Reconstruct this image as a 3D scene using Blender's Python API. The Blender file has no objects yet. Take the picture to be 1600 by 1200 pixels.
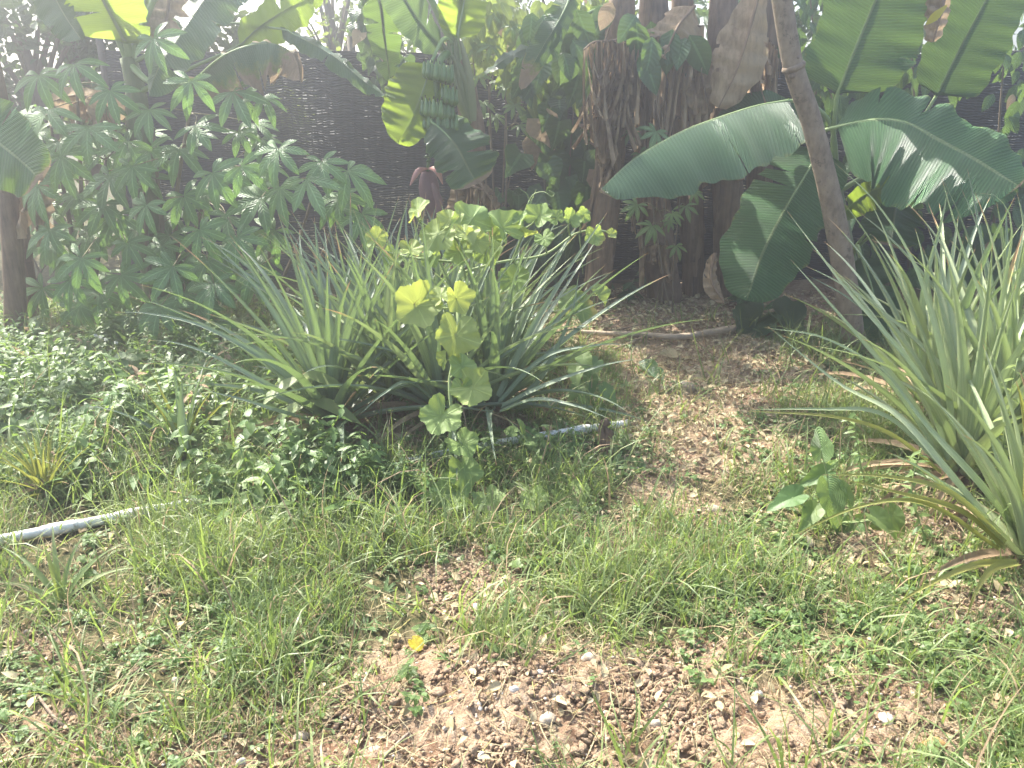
import bpy, math, random
import numpy as np
from mathutils import Vector, Matrix

R = math.radians
random.seed(7)
rng = np.random.default_rng(11)
scene = bpy.context.scene
COL = scene.collection

# ------------------------------------------------------------------ camera
F = 1256.0
PITCH = R(20)
CAM = Vector((0, 0, 1.5))
FW = Vector((0, math.cos(PITCH), -math.sin(PITCH)))
UP = Vector((0, math.sin(PITCH), math.cos(PITCH)))
cam_d = bpy.data.cameras.new("camera")
cam = bpy.data.objects.new("camera", cam_d)
COL.objects.link(cam)
cam.location = CAM
cam.rotation_euler = (math.pi / 2 - PITCH, 0, 0)
cam_d.sensor_width = 36
cam_d.lens = 36 * F / 1600
cam_d.clip_start = 0.05
cam_d.clip_end = 2000
scene.camera = cam


def ray(px, py):
    return FW + Vector((1, 0, 0)) * ((px - 800) / F) + UP * ((600 - py) / F)


def at(px, py, Y):
    d = ray(px, py)
    return CAM + d * (Y / d.y)


def mpp(Y, py=500):
    """metres per photo pixel at world distance Y"""
    return Y / ray(800, py).y / F


def project(x, y, z):
    vx, vy, vz = x, y, z - CAM.z
    dep = vy * math.cos(PITCH) - vz * math.sin(PITCH)
    dep = np.maximum(dep, 0.05)
    u = vx / dep
    v = (vy * math.sin(PITCH) + vz * math.cos(PITCH)) / dep
    return 800 + u * F, 600 - v * F


# ------------------------------------------------------------------ noise
def _hash(ix, iy, seed):
    n = (ix.astype(np.int64) * 374761393 + iy.astype(np.int64) * 668265263 + seed * 1442695041) & 0x7fffffff
    n = ((n ^ (n >> 13)) * 1274126177) & 0x7fffffff
    return ((n ^ (n >> 16)) & 0xffff) / 65535.0


def vnoise(x, y, seed=0):
    x = np.asarray(x, float); y = np.asarray(y, float)
    ix = np.floor(x); iy = np.floor(y)
    fx = x - ix; fy = y - iy
    fx = fx * fx * (3 - 2 * fx); fy = fy * fy * (3 - 2 * fy)
    a = _hash(ix, iy, seed); b = _hash(ix + 1, iy, seed)
    c = _hash(ix, iy + 1, seed); d = _hash(ix + 1, iy + 1, seed)
    return (a * (1 - fx) + b * fx) * (1 - fy) + (c * (1 - fx) + d * fx) * fy


def fbm(x, y, seed=0, o=4):
    s = 0; a = .5; t = 0
    for k in range(o):
        s = s + a * vnoise(x * 2 ** k, y * 2 ** k, seed + k); t += a; a *= .5
    return s / t


# bare soil and litter patches, as world ellipses found from where they lie in the photograph
BARE = [(850, 1110, 340, 86, 1.3), (1260, 1145, 270, 74, 1.25), (760, 1185, 240, 45, 1.1), (740, 915, 70, 48, .8),
        (1095, 600, 140, 85, 1.2), (1130, 700, 130, 45, 1.0), (1040, 500, 150, 45, 1.1), (400, 1185, 200, 34, .8),
        (110, 1155, 150, 45, .6), (60, 1005, 80, 32, .42), (1150, 1025, 160, 32, .6), (1090, 800, 55, 30, .7),
        (1050, 760, 70, 30, .5), (1540, 950, 90, 40, .8), (1450, 830, 160, 60, .5), (620, 660, 220, 30, .7),
        (1180, 470, 200, 40, .9), (1010, 830, 40, 30, .4), (230, 590, 220, 30, .5)]


def bare_px(px, py):
    b = np.zeros(np.shape(px))
    for cx, cy, rx, ry, s in BARE:
        q = ((px - cx) / rx) ** 2 + ((py - cy) / ry) ** 2
        b = np.maximum(b, s * np.exp(-q ** 1.5 * .7))
    return b


def hbase(x, y):
    x = np.asarray(x, float); y = np.asarray(y, float)
    h = .07 * (fbm(x * .7 + 3, y * .7, 5, 2) - .5) + .05 * (fbm(x * 2.2, y * 2.2, 9, 3) - .5)
    h = h + .06 * np.exp(-((x - .05) / .45) ** 2 - ((y - 1.72) / .2) ** 2)
    h = h + .05 * np.exp(-((x + .3) / 1.3) ** 2 - ((y - 3.4) / .5) ** 2)
    return h


def hz(x, y):
    return float(hbase(np.array([x]), np.array([y]))[0])


def gnd(px, py):
    """point of the ground seen at a photo pixel"""
    d = ray(px, py)
    z = 0.0
    for _ in range(6):
        k = (z - CAM.z) / d.z
        p = CAM + d * k
        z = hz(p.x, p.y)
    return Vector((p.x, p.y, z))


def bare_w(x, y):
    px, py = project(x, y, hbase(x, y))
    b = bare_px(px, py) * (y > .9)
    return np.clip(b + .55 * (fbm(x * 4, y * 4, 21, 3) - .5), 0, 1)


# ------------------------------------------------------------------ materials
def new_mat(name):
    m = bpy.data.materials.new(name)
    m.use_nodes = True
    nt = m.node_tree
    for n in list(nt.nodes):
        nt.nodes.remove(n)
    out = nt.nodes.new('ShaderNodeOutputMaterial')
    return m, nt, out


class NT:
    def __init__(s, nt): s.nt = nt

    def n(s, t, **kw):
        nd = s.nt.nodes.new(t)
        for k, v in kw.items():
            setattr(nd, k, v)
        return nd

    def l(s, a, b): s.nt.links.new(a, b)

    def inp(s, nd, i, v):
        if hasattr(v, 'is_output'): s.l(v, nd.inputs[i])
        else: nd.inputs[i].default_value = v

    def math(s, op, a, b=None, clamp=False):
        m = s.n('ShaderNodeMath', operation=op, use_clamp=clamp)
        s.inp(m, 0, a)
        if b is not None: s.inp(m, 1, b)
        return m.outputs[0]

    def mix(s, f, a, b):
        m = s.n('ShaderNodeMix', data_type='RGBA')
        s.inp(m, 0, f); s.inp(m, 6, c4(a)); s.inp(m, 7, c4(b))
        return m.outputs[2]

    def noise(s, vec, scale, detail=3, rough=.55):
        nd = s.n('ShaderNodeTexNoise')
        nd.inputs['Scale'].default_value = scale
        nd.inputs['Detail'].default_value = detail
        nd.inputs['Roughness'].default_value = rough
        if vec is not None: s.l(vec, nd.inputs['Vector'])
        return nd.outputs['Fac']

    def ramp(s, f, lo, hi):
        m = s.n('ShaderNodeMapRange')
        m.interpolation_type = 'SMOOTHSTEP'
        s.inp(m, 0, f); m.inputs[1].default_value = lo; m.inputs[2].default_value = hi
        return m.outputs[0]

    def attr(s, name):
        return s.n('ShaderNodeAttribute', attribute_name=name).outputs['Fac']

    def bump(s, h, dist, strength=1.0):
        b = s.n('ShaderNodeBump')
        b.inputs['Strength'].default_value = strength
        b.inputs['Distance'].default_value = dist
        s.l(h, b.inputs['Height'])
        return b.outputs[0]


def c4(c):
    if hasattr(c, 'is_output'): return c
    return (c[0], c[1], c[2], 1) if len(c) == 3 else c


def leaf_mat(name, col, col2, trans=.35, tcol=None, rough=.42, spec=.5, dry=(.32, .23, .145), kind='plain', bumpd=.002):
    m, nt, out = new_mat(name)
    g = NT(nt)
    tc = g.n('ShaderNodeTexCoord').outputs['Object']
    uv = g.n('ShaderNodeUVMap', uv_map='UVMap').outputs[0]
    sep = g.n('ShaderNodeSeparateXYZ'); g.l(uv, sep.inputs[0])
    u, v = sep.outputs[0], sep.outputs[1]
    rnd = g.n('ShaderNodeObjectInfo').outputs['Random']
    tint = g.attr('tint')
    big = g.noise(tc, 9, 3)
    f = g.math('ADD', g.math('MULTIPLY', tint, .7), g.math('MULTIPLY', g.math('ADD', big, g.math('MULTIPLY', rnd, .6)), .4), True)
    f = g.math('SUBTRACT', f, .15, True)
    c = g.mix(f, col, col2)
    h = None
    if kind == 'banana':
        au = g.math('ABSOLUTE', u)
        ph = g.math('ADD', g.math('MULTIPLY', v, 62.0), g.math('MULTIPLY', au, -3.5))
        wv = g.math('SINE', g.math('MULTIPLY', ph, 6.2832))
        fine = g.math('SINE', g.math('MULTIPLY', ph, 6.2832 * 3.0))
        h = g.math('ADD', g.math('MULTIPLY', wv, .5), g.math('MULTIPLY', fine, .25))
        c = g.mix(g.math('MULTIPLY', g.ramp(wv, .2, 1.0), .36), c, [min(1, k * 1.75 + .012) for k in col2])
        mid = g.ramp(au, .045, .02)
        c = g.mix(g.math('MULTIPLY', mid, .85), c, (.28, .36, .16))
        spots = g.ramp(g.noise(tc, 55, 2), .68, .76)
        c = g.mix(g.math('MULTIPLY', spots, .35), c, (.16, .13, .05))
    elif kind == 'palm':
        au = g.math('ABSOLUTE', u)
        mid = g.ramp(au, .14, .04)
        c = g.mix(g.math('MULTIPLY', mid, .55), c, [min(1, k * 2.3 + .03) for k in col2])
        side = g.math('SINE', g.math('MULTIPLY', g.math('SUBTRACT', g.math('MULTIPLY', v, 9.0), g.math('MULTIPLY', au, 1.6)), 6.2832))
        h = g.math('MULTIPLY', side, .6)
    elif kind == 'round':
        fr = g.math('ABSOLUTE', g.math('SUBTRACT', g.math('FRACT', g.math('MULTIPLY', u, 5.0)), .5))
        vein = g.ramp(g.math('MULTIPLY', fr, g.math('ADD', v, .15)), .04, .012)
        c = g.mix(g.math('MULTIPLY', vein, .38), c, [min(1, k * 1.9 + .03) for k in col2])
        h = g.math('ADD', g.math('MULTIPLY', g.noise(tc, 60, 3), 1.2), g.math('MULTIPLY', vein, -.6))
    elif kind == 'long':
        st = g.n('ShaderNodeTexNoise'); st.inputs['Scale'].default_value = 1
        mp = g.n('ShaderNodeMapping'); mp.inputs['Scale'].default_value = (14, 1.5, 1)
        g.l(uv, mp.inputs[0]); g.l(mp.outputs[0], st.inputs['Vector'])
        c = g.mix(g.ramp(st.outputs['Fac'], .45, .75), c, [min(1, k * 1.35) for k in col2])
        edge = g.ramp(g.math('ABSOLUTE', u), .85, .97)
        c = g.mix(g.math('MULTIPLY', edge, .5), c, (.25, .25, .13))
        h = st.outputs['Fac']
    dr = g.attr('dry')
    dn = g.noise(tc, 24, 4, .65)
    dm = g.ramp(g.math('ADD', dr, g.math('MULTIPLY', g.math('SUBTRACT', dn, .5), .8)), .38, .62)
    dry2 = g.mix(g.noise(tc, 40, 3), dry, [min(1, k * 1.6) for k in dry])
    halo = g.ramp(g.math('ADD', dr, g.math('MULTIPLY', g.math('SUBTRACT', dn, .5), .8)), .18, .42)
    c = g.mix(g.math('MULTIPLY', halo, .7), c, (.34, .33, .07))
    c = g.mix(dm, c, dry2)
    p = g.n('ShaderNodeBsdfPrincipled')
    g.l(c, p.inputs['Base Color'])
    rr = g.math('ADD', g.math('MULTIPLY', dm, .4), g.math('ADD', rough - .08, g.math('MULTIPLY', big, .16)), True)
    g.l(rr, p.inputs['Roughness'])
    p.inputs['Specular IOR Level'].default_value = spec
    if h is not None:
        bn = g.bump(h, bumpd)
        g.l(bn, p.inputs['Normal'])
    t = g.n('ShaderNodeBsdfTranslucent')
    if tcol is None:
        tcol = (col2[0] * 2.6, col2[1] * 2.3, col2[2] * 1.2)
    g.l(g.mix(dm, g.mix(g.math('MULTIPLY', f, .6), tcol, [k * .75 for k in tcol]), dry2), t.inputs['Color'])
    mx = g.n('ShaderNodeMixShader'); mx.inputs[0].default_value = trans
    g.l(p.outputs[0], mx.inputs[1]); g.l(t.outputs[0], mx.inputs[2])
    g.l(mx.outputs[0], out.inputs[0])
    return m


def rough_mat(name, col, col2, scale=20, stretch=(1, 1, 1), rough=.85, bumpd=.004, spec=.25, detail=5, spots=None, trans=0):
    m, nt, out = new_mat(name)
    g = NT(nt)
    tc = g.n('ShaderNodeTexCoord').outputs['Object']
    mp = g.n('ShaderNodeMapping'); mp.inputs['Scale'].default_value = stretch
    g.l(tc, mp.inputs[0])
    n1 = g.noise(mp.outputs[0], scale, detail, .65)
    n2 = g.noise(tc, scale * .22, 3)
    f = g.ramp(g.math('ADD', g.math('MULTIPLY', n1, .6), g.math('MULTIPLY', g.math('ADD', n2, g.math('MULTIPLY', g.attr('tint'), .5)), .4)), .32, .78)
    c = g.mix(f, col, col2)
    if spots is not None:
        c = g.mix(g.ramp(g.noise(tc, scale * .5, 4, .7), .56, .66), c, spots)
    p = g.n('ShaderNodeBsdfPrincipled')
    g.l(c, p.inputs['Base Color'])
    p.inputs['Roughness'].default_value = rough
    p.inputs['Specular IOR Level'].default_value = spec
    g.l(g.bump(n1, bumpd), p.inputs['Normal'])
    if trans:
        t = g.n('ShaderNodeBsdfTranslucent'); g.l(c, t.inputs['Color'])
        mx = g.n('ShaderNodeMixShader'); mx.inputs[0].default_value = trans
        g.l(p.outputs[0], mx.inputs[1]); g.l(t.outputs[0], mx.inputs[2])
        g.l(mx.outputs[0], out.inputs[0])
    else:
        g.l(p.outputs[0], out.inputs[0])
    return m


M = {}
M['banana'] = leaf_mat('banana_leaf_green', (.030, .105, .042), (.060, .155, .050), .24, (.26, .42, .06), .40, .5, kind='banana', bumpd=.011)
M['banana_deep'] = leaf_mat('banana_leaf_deep', (.050, .140, .058), (.090, .200, .072), .16, (.24, .40, .07), .44, .38, kind='banana', bumpd=.012)
M['banana_backlit'] = leaf_mat('banana_leaf_backlit', (.075, .17, .035), (.12, .22, .05), .45, (.50, .68, .06), .4, .5, kind='banana', bumpd=.006)  # lime glow of backlit leaves put into base and translucent colour
M['banana_pale'] = leaf_mat('banana_leaf_pale', (.070, .165, .080), (.115, .215, .105), .28, (.26, .40, .10), .36, .65, kind='banana', bumpd=.012)  # paler, shinier green than the plain banana leaf
M['midrib'] = rough_mat('banana_midrib', (.16, .25, .08), (.26, .34, .14), 14, (1, 1, 1), .5, .001, .45)
M['dead'] = rough_mat('dead_banana_leaf', (.20, .13, .078), (.50, .37, .235), 30, (1, 1, .2), .8, .006, .2, trans=.28)
M['stemdark'] = rough_mat('banana_stem_brown', (.060, .040, .027), (.27, .18, .115), 42, (1, 1, .05), .7, .014, .3)
M['stemgreen'] = rough_mat('banana_stem_green', (.10, .14, .055), (.21, .22, .11), 30, (1, 1, .06), .55, .005, .4)
M['cassava'] = leaf_mat('cassava_leaf', (.125, .22, .095), (.205, .305, .13), .34, (.26, .46, .08), .45, .4, kind='palm')
M['cassava_lit'] = leaf_mat('cassava_leaf_sunlit', (.13, .22, .08), (.20, .28, .11), .38, (.42, .58, .12), .45, .4, kind='palm')  # sunlit copy of the cassava leaf, its brightness is in the colour
M['petiole'] = rough_mat('petiole', (.14, .12, .06), (.22, .19, .09), 30, (1, 1, 1), .55, .001)
M['woody'] = rough_mat('woody_stem', (.11, .085, .06), (.24, .19, .13), 24, (1, 1, .3), .85, .004)
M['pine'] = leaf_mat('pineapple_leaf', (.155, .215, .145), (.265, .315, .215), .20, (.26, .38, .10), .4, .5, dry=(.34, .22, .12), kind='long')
M['pine_lit'] = leaf_mat('pineapple_leaf_sunlit', (.24, .31, .155), (.39, .44, .25), .2, (.32, .42, .13), .38, .55, dry=(.36, .24, .12), kind='long')  # lighter copy of the pineapple leaf, sunlight put into its colour
M['pine_yel'] = leaf_mat('pineapple_leaf_yellowing', (.20, .22, .055), (.30, .29, .08), .28, (.42, .44, .08), .42, .45, dry=(.36, .24, .12), kind='long')
M['pumpkin'] = leaf_mat('pumpkin_leaf', (.15, .24, .075), (.25, .33, .11), .38, (.44, .56, .10), .55, .3, dry=(.40, .34, .10), kind='round')
M['pumpkin_yel'] = leaf_mat('pumpkin_leaf_yellowgreen', (.19, .27, .08), (.32, .37, .12), .36, (.50, .56, .10), .55, .3, dry=(.45, .36, .10), kind='round')
M['vine_stem'] = rough_mat('vine_stem', (.17, .24, .09), (.28, .34, .15), 30, (1, 1, 1), .6, .001)
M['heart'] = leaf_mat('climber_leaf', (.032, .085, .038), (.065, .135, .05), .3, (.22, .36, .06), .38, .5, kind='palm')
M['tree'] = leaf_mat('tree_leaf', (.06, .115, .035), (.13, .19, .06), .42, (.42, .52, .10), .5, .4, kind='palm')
M['grass'] = leaf_mat('grass_blade', (.10, .17, .055), (.27, .305, .13), .33, (.36, .48, .09), .48, .4, kind='plain')
M['weed'] = leaf_mat('weed_leaf', (.070, .150, .045), (.185, .245, .085), .32, (.32, .48, .09), .5, .4, kind='plain')
M['straw'] = leaf_mat('dry_straw', (.30, .24, .13), (.46, .39, .24), .25, (.42, .33, .17), .7, .25, kind='plain')
M['pipe'] = rough_mat('pvc_white', (.52, .52, .47), (.74, .74, .70), 30, (1, 1, 1), .4, .0006, .5, spots=(.34, .30, .22))
M['stone'] = rough_mat('stone_tan', (.26, .20, .145), (.43, .36, .28), 34, (1, 1, 1), .8, .003)
M['stonew'] = rough_mat('stone_pale', (.42, .38, .32), (.60, .56, .49), 30, (1, 1, 1), .75, .002)
M['stoner'] = rough_mat('stone_ochre', (.30, .16, .06), (.42, .25, .10), 24, (1, 1, 1), .8, .003)
M['clod'] = rough_mat('soil_clod', (.16, .102, .062), (.36, .26, .175), 90, (1, 1, 1), .95, .006, .1)
M['lump'] = rough_mat('soil_lump', (.22, .145, .09), (.36, .265, .18), 120, (1, 1, 1), .95, .009, .1)
M['stick'] = rough_mat('bare_stick', (.26, .19, .13), (.44, .35, .25), 40, (1, 1, 1), .8, .004)
M['litter'] = rough_mat('leaf_litter', (.25, .19, .10), (.50, .43, .27), 30, (1, 1, 1), .8, .002, .2, trans=.15)
M['fruit'] = rough_mat('banana_fruit', (.055, .115, .030), (.11, .18, .05), 16, (1, 1, .4), .42, .0006, .5)
M['bract'] = rough_mat('banana_bract', (.15, .078, .082), (.27, .155, .15), 18, (1, 1, .25), .45, .002, .45, trans=.12)
M['bractin'] = rough_mat('banana_bract_inside', (.42, .18, .16), (.55, .29, .24), 18, (1, 1, .3), .5, .001, .4, trans=.2)
M['black'] = rough_mat('dry_floret', (.03, .025, .02), (.07, .055, .04), 40)
M['pole'] = rough_mat('pole_bark', (.13, .095, .066), (.32, .245, .18), 38, (1, 1, .5), .85, .004, .2, spots=(.14, .105, .075))
M['post'] = rough_mat('post_grey', (.10, .085, .07), (.2, .17, .14), 30, (1, 1, .2), .9, .004)
M['yellow'] = leaf_mat('yellow_leaf', (.52, .42, .04), (.60, .53, .08), .4, (.8, .65, .05), .5, .4)
M['white'] = rough_mat('small_white_flower', (.65, .66, .6), (.8, .8, .76), 30, (1, 1, 1), .6, .0005, trans=.3)


def net_mat():
    m, nt, out = new_mat('shade_cloth')
    g = NT(nt)
    uv = g.n('ShaderNodeUVMap', uv_map='UVMap').outputs[0]
    sep = g.n('ShaderNodeSeparateXYZ'); g.l(uv, sep.inputs[0])
    u, v = sep.outputs[0], sep.outputs[1]           # in metres
    wob = g.noise(uv, 6, 2)
    vv = g.math('ADD', v, g.math('MULTIPLY', wob, .07))
    uu = g.math('ADD', u, g.math('MULTIPLY', g.noise(uv, 3, 2), .05))
    row = g.math('SINE', g.math('MULTIPLY', vv, 6.2832 / .019))
    colw = g.math('SINE', g.math('MULTIPLY', uu, 6.2832 / .05))
    mp = g.n('ShaderNodeMapping'); mp.inputs['Scale'].default_value = (11, 50, 1); g.l(uv, mp.inputs[0])
    dash = g.noise(mp.outputs[0], 1, 2, .6)
    patch = g.noise(uv, 1.3, 4, .65)
    slit = g.math('MULTIPLY', g.ramp(row, .45, .95), g.ramp(g.math('ADD', dash, g.math('MULTIPLY', g.math('SUBTRACT', patch, .5), .9)),   .53, .64))
    slit = g.math('MULTIPLY', slit, g.ramp(colw, -.85, -.4))
    p = g.n('ShaderNodeBsdfPrincipled')
    c = g.mix(g.math('MULTIPLY', g.ramp(row, -.2, .9), g.ramp(colw, -.9, .6)), (.020, .021, .024), (.046, .046, .05))
    c = g.mix(g.ramp(patch, .5, .7), c, (.085, .08, .07))
    g.l(c, p.inputs['Base Color'])
    p.inputs['Roughness'].default_value = .62
    g.l(g.bump(row, .002), p.inputs['Normal'])
    t = g.n('ShaderNodeBsdfTransparent')
    mx = g.n('ShaderNodeMixShader')
    g.l(g.math('MULTIPLY', slit, .6), mx.inputs[0]); g.l(p.outputs[0], mx.inputs[1]); g.l(t.outputs[0], mx.inputs[2])
    g.l(mx.outputs[0], out.inputs[0])
    return m


M['net'] = net_mat()


def ground_mat():
    m, nt, out = new_mat('garden_soil')
    g = NT(nt)
    tc = g.n('ShaderNodeTexCoord').outputs['Object']
    b = g.attr('bare')
    n1 = g.noise(tc, 3.0, 5, .6); n2 = g.noise(tc, 38, 5, .7); n3 = g.noise(tc, 140, 4, .7)
    soil = g.mix(g.ramp(n1, .38, .64), (.17, .098, .058), (.33, .235, .152))
    soil = g.mix(g.ramp(n2, .42, .72), soil, (.42, .33, .235))
    soil = g.mix(g.math('MULTIPLY', g.ramp(n3, .58, .70), .5), soil, (.42, .36, .28))
    soil = g.mix(g.math('MULTIPLY', g.ramp(n3, .42, .30), .5), soil, (.10, .055, .035))
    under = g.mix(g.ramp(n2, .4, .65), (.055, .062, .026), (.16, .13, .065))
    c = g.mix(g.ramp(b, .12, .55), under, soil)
    p = g.n('ShaderNodeBsdfPrincipled')
    g.l(c, p.inputs['Base Color'])
    p.inputs['Roughness'].default_value = .95
    p.inputs['Specular IOR Level'].default_value = .12
    h = g.math('ADD', g.math('MULTIPLY', n2, .7), g.math('MULTIPLY', n3, .4))
    g.l(g.bump(h, .018), p.inputs['Normal'])
    g.l(p.outputs[0], out.inputs[0])
    return m


M['ground'] = ground_mat()


# ------------------------------------------------------------------ mesh building
def tag(o, label=None, cat=None, group=None, kind=None):
    if label: o['label'] = label
    if cat: o['category'] = cat
    if group: o['group'] = group
    if kind: o['kind'] = kind
    return o


def thing(name, label, cat, loc, group=None):
    o = bpy.data.objects.new(name, None)
    o.empty_display_size = .1
    o.location = loc
    COL.objects.link(o)
    return tag(o, label, cat, group)


class MB:
    def __init__(s):
        s.V = []; s.Fc = []; s.UV = []; s.T = []; s.D = []; s.MI = []

    def add(s, verts, faces, uvs=None, tint=.5, dry=None, mi=0):
        o = len(s.V)
        n = len(verts)
        s.V.extend([tuple(v) for v in verts])
        s.Fc.extend([tuple(i + o for i in f) for f in faces])
        s.UV.extend(uvs if uvs is not None else [(0, 0)] * n)
        s.T.extend([tint] * n)
        s.D.extend(dry if dry is not None else [0] * n)
        s.MI.extend([mi] * len(faces))
        return s

    def build(s, name, mats, parent=None, smooth=True, origin=None):
        if not isinstance(mats, (list, tuple)): mats = [mats]
        V = np.array(s.V, float).reshape(-1, 3)
        if parent is not None:
            w = Vector(parent.location)
            if parent.parent is not None: w = w + Vector(parent.parent.location)
        else:
            w = Vector((0, 0, 0))
        if origin is None:
            origin = Vector(V[0]) if parent is None else w
        V = V - np.array(origin)
        me = bpy.data.meshes.new(name)
        me.from_pydata(V.tolist(), [], s.Fc)
        for m in mats: me.materials.append(m)
        finish(me, s.UV, s.T, s.D, s.MI, smooth)
        o = bpy.data.objects.new(name, me)
        COL.objects.link(o)
        o.location = Vector(origin) - w
        if parent is not None: o.parent = parent
        return o


def finish(me, UV, T, D, MI, smooth):
    nl = len(me.loops)
    li = np.empty(nl, np.int32); me.loops.foreach_get('vertex_index', li)
    uvl = me.uv_layers.new(name='UVMap')
    uvl.data.foreach_set('uv', np.array(UV, np.float32).reshape(-1, 2)[li].ravel())
    for nm, arr in (('tint', T), ('dry', D)):
        a = me.attributes.new(nm, 'FLOAT', 'POINT')
        a.data.foreach_set('value', np.array(arr, np.float32))
    if MI is not None:
        me.polygons.foreach_set('material_index', np.array(MI, np.int32))
    me.polygons.foreach_set('use_smooth', np.full(len(me.polygons), smooth))
    me.update()


def crom(pts, n):
    """smooth curve through the points, n samples"""
    P = [Vector(p) for p in pts]
    if len(P) == 2:
        return [P[0].lerp(P[1], i / (n - 1)) for i in range(n)]
    L = [0]
    for a, b in zip(P, P[1:]): L.append(L[-1] + max(1e-6, (b - a).length))
    res = []
    for i in range(n):
        s = L[-1] * i / (n - 1)
        k = 0
        while k < len(P) - 2 and s > L[k + 1]: k += 1
        t = (s - L[k]) / (L[k + 1] - L[k])
        p1, p2 = P[k], P[k + 1]
        p0 = P[k - 1] if k > 0 else p1 * 2 - p2
        p3 = P[k + 2] if k + 2 < len(P) else p2 * 2 - p1
        t2, t3 = t * t, t * t * t
        res.append(.5 * ((2 * p1) + (p2 - p0) * t + (2 * p0 - 5 * p1 + 4 * p2 - p3) * t2 + (3 * p1 - p0 - 3 * p2 + p3) * t3))
    return res


def tangents(P):
    n = len(P)
    T = []
    for i in range(n):
        d = P[min(i + 1, n - 1)] - P[max(i - 1, 0)]
        T.append(d.normalized() if d.length > 1e-9 else Vector((0, 0, 1)))
    return T


def tube(mb, pts, radii, n=8, samples=None, tint=.5, mi=0, wob=0, cap=True):
    P = crom(pts, samples or max(len(pts) * 4, 6))
    m = len(P)
    if not hasattr(radii, '__len__'): radii = [radii, radii]
    rr = [float(np.interp(i / (m - 1), np.linspace(0, 1, len(radii)), radii)) for i in range(m)]
    T = tangents(P)
    ref = Vector((0, 0, 1)) if abs(T[0].z) < .9 else Vector((1, 0, 0))
    S = T[0].cross(ref).normalized()
    V = []; UV = []
    for i in range(m):
        S = (S - T[i] * S.dot(T[i])).normalized()
        B = T[i].cross(S)
        for k in range(n):
            a = 2 * math.pi * k / n
            w = 1 + (wob * (random.random() - .5) if wob else 0)
            V.append(P[i] + (S * math.cos(a) + B * math.sin(a)) * rr[i] * w)
            UV.append((k / n, i / (m - 1)))
    Fc = []
    for i in range(m - 1):
        for k in range(n):
            Fc.append((i * n + k, i * n + (k + 1) % n, (i + 1) * n + (k + 1) % n, (i + 1) * n + k))
    if cap:
        Fc.append(tuple(range(n - 1, -1, -1)))
        Fc.append(tuple((m - 1) * n + k for k in range(n)))
    mb.add(V, Fc, UV, tint, None, mi)
    return P


def ribbon(mb, P, widths, N, fold=.3, tint=.5, dry=None, cols=3, mi=0, twist=0.0):
    """blade along P; widths = half-widths; fold lifts its edges"""
    m = len(P)
    T = tangents(P)
    V = []; UV = []; D = []
    for i in range(m):
        n = N - T[i] * N.dot(T[i])
        if n.length < 1e-5: n = Vector((0, -1, 0)) - T[i] * T[i].y * -1
        n.normalize()
        S = T[i].cross(n)
        if twist:
            a = twist * i / (m - 1)
            S, n = S * math.cos(a) + n * math.sin(a), n * math.cos(a) - S * math.sin(a)
        w = widths[i]
        for k in range(cols):
            u = -1 + 2 * k / (cols - 1)
            V.append(P[i] + S * (u * w * math.cos(fold * abs(u))) + n * (abs(u) ** 1.5 * w * math.sin(fold)))
            UV.append((u, i / (m - 1)))
            D.append(dry[i] if dry is not None else 0)
    Fc = []
    for i in range(m - 1):
        for k in range(cols - 1):
            a = i * cols + k
            Fc.append((a, a + 1, a + cols + 1, a + cols))
    mb.add(V, Fc, UV, tint, D, mi)


def big_mesh(name, groups, mat, smooth=True):
    """one object out of many copies of small leaf templates: groups = [(V, F, UV, Rm, pos, tint, dry)]"""
    VV = []; LL = []; LT = []; UU = []; TT = []; DD = []
    off = 0
    for V, Fc, UV, Rm, pos, tint, dry in groups:
        V = np.asarray(V, float); n = len(V); k = len(pos)
        if k == 0: continue
        W = np.einsum('kij,nj->kni', Rm, V) + pos[:, None, :]
        VV.append(W.reshape(-1, 3))
        base = (np.arange(k) * n + off)
        for f in Fc:
            LL.append((base[:, None] + np.array(f)[None, :]).ravel())
            LT.append(np.full(k, len(f)))
        UU.append(np.tile(np.asarray(UV, float), (k, 1)))
        TT.append(np.repeat(tint, n)); DD.append(np.repeat(dry, n))
        off += n * k
    VV = np.concatenate(VV); LL = np.concatenate(LL).astype(np.int32); LT = np.concatenate(LT).astype(np.int32)
    me = bpy.data.meshes.new(name)
    me.vertices.add(len(VV)); me.vertices.foreach_set('co', VV.astype(np.float32).ravel())
    me.loops.add(len(LL)); me.loops.foreach_set('vertex_index', LL)
    me.polygons.add(len(LT))
    st = np.concatenate([[0], np.cumsum(LT)[:-1]]).astype(np.int32)
    me.polygons.foreach_set('loop_start', st)
    me.update(calc_edges=True)
    me.materials.append(mat)
    finish(me, np.concatenate(UU), np.concatenate(TT), np.concatenate(DD), None, smooth)
    o = bpy.data.objects.new(name, me)
    COL.objects.link(o)
    return o


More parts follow.
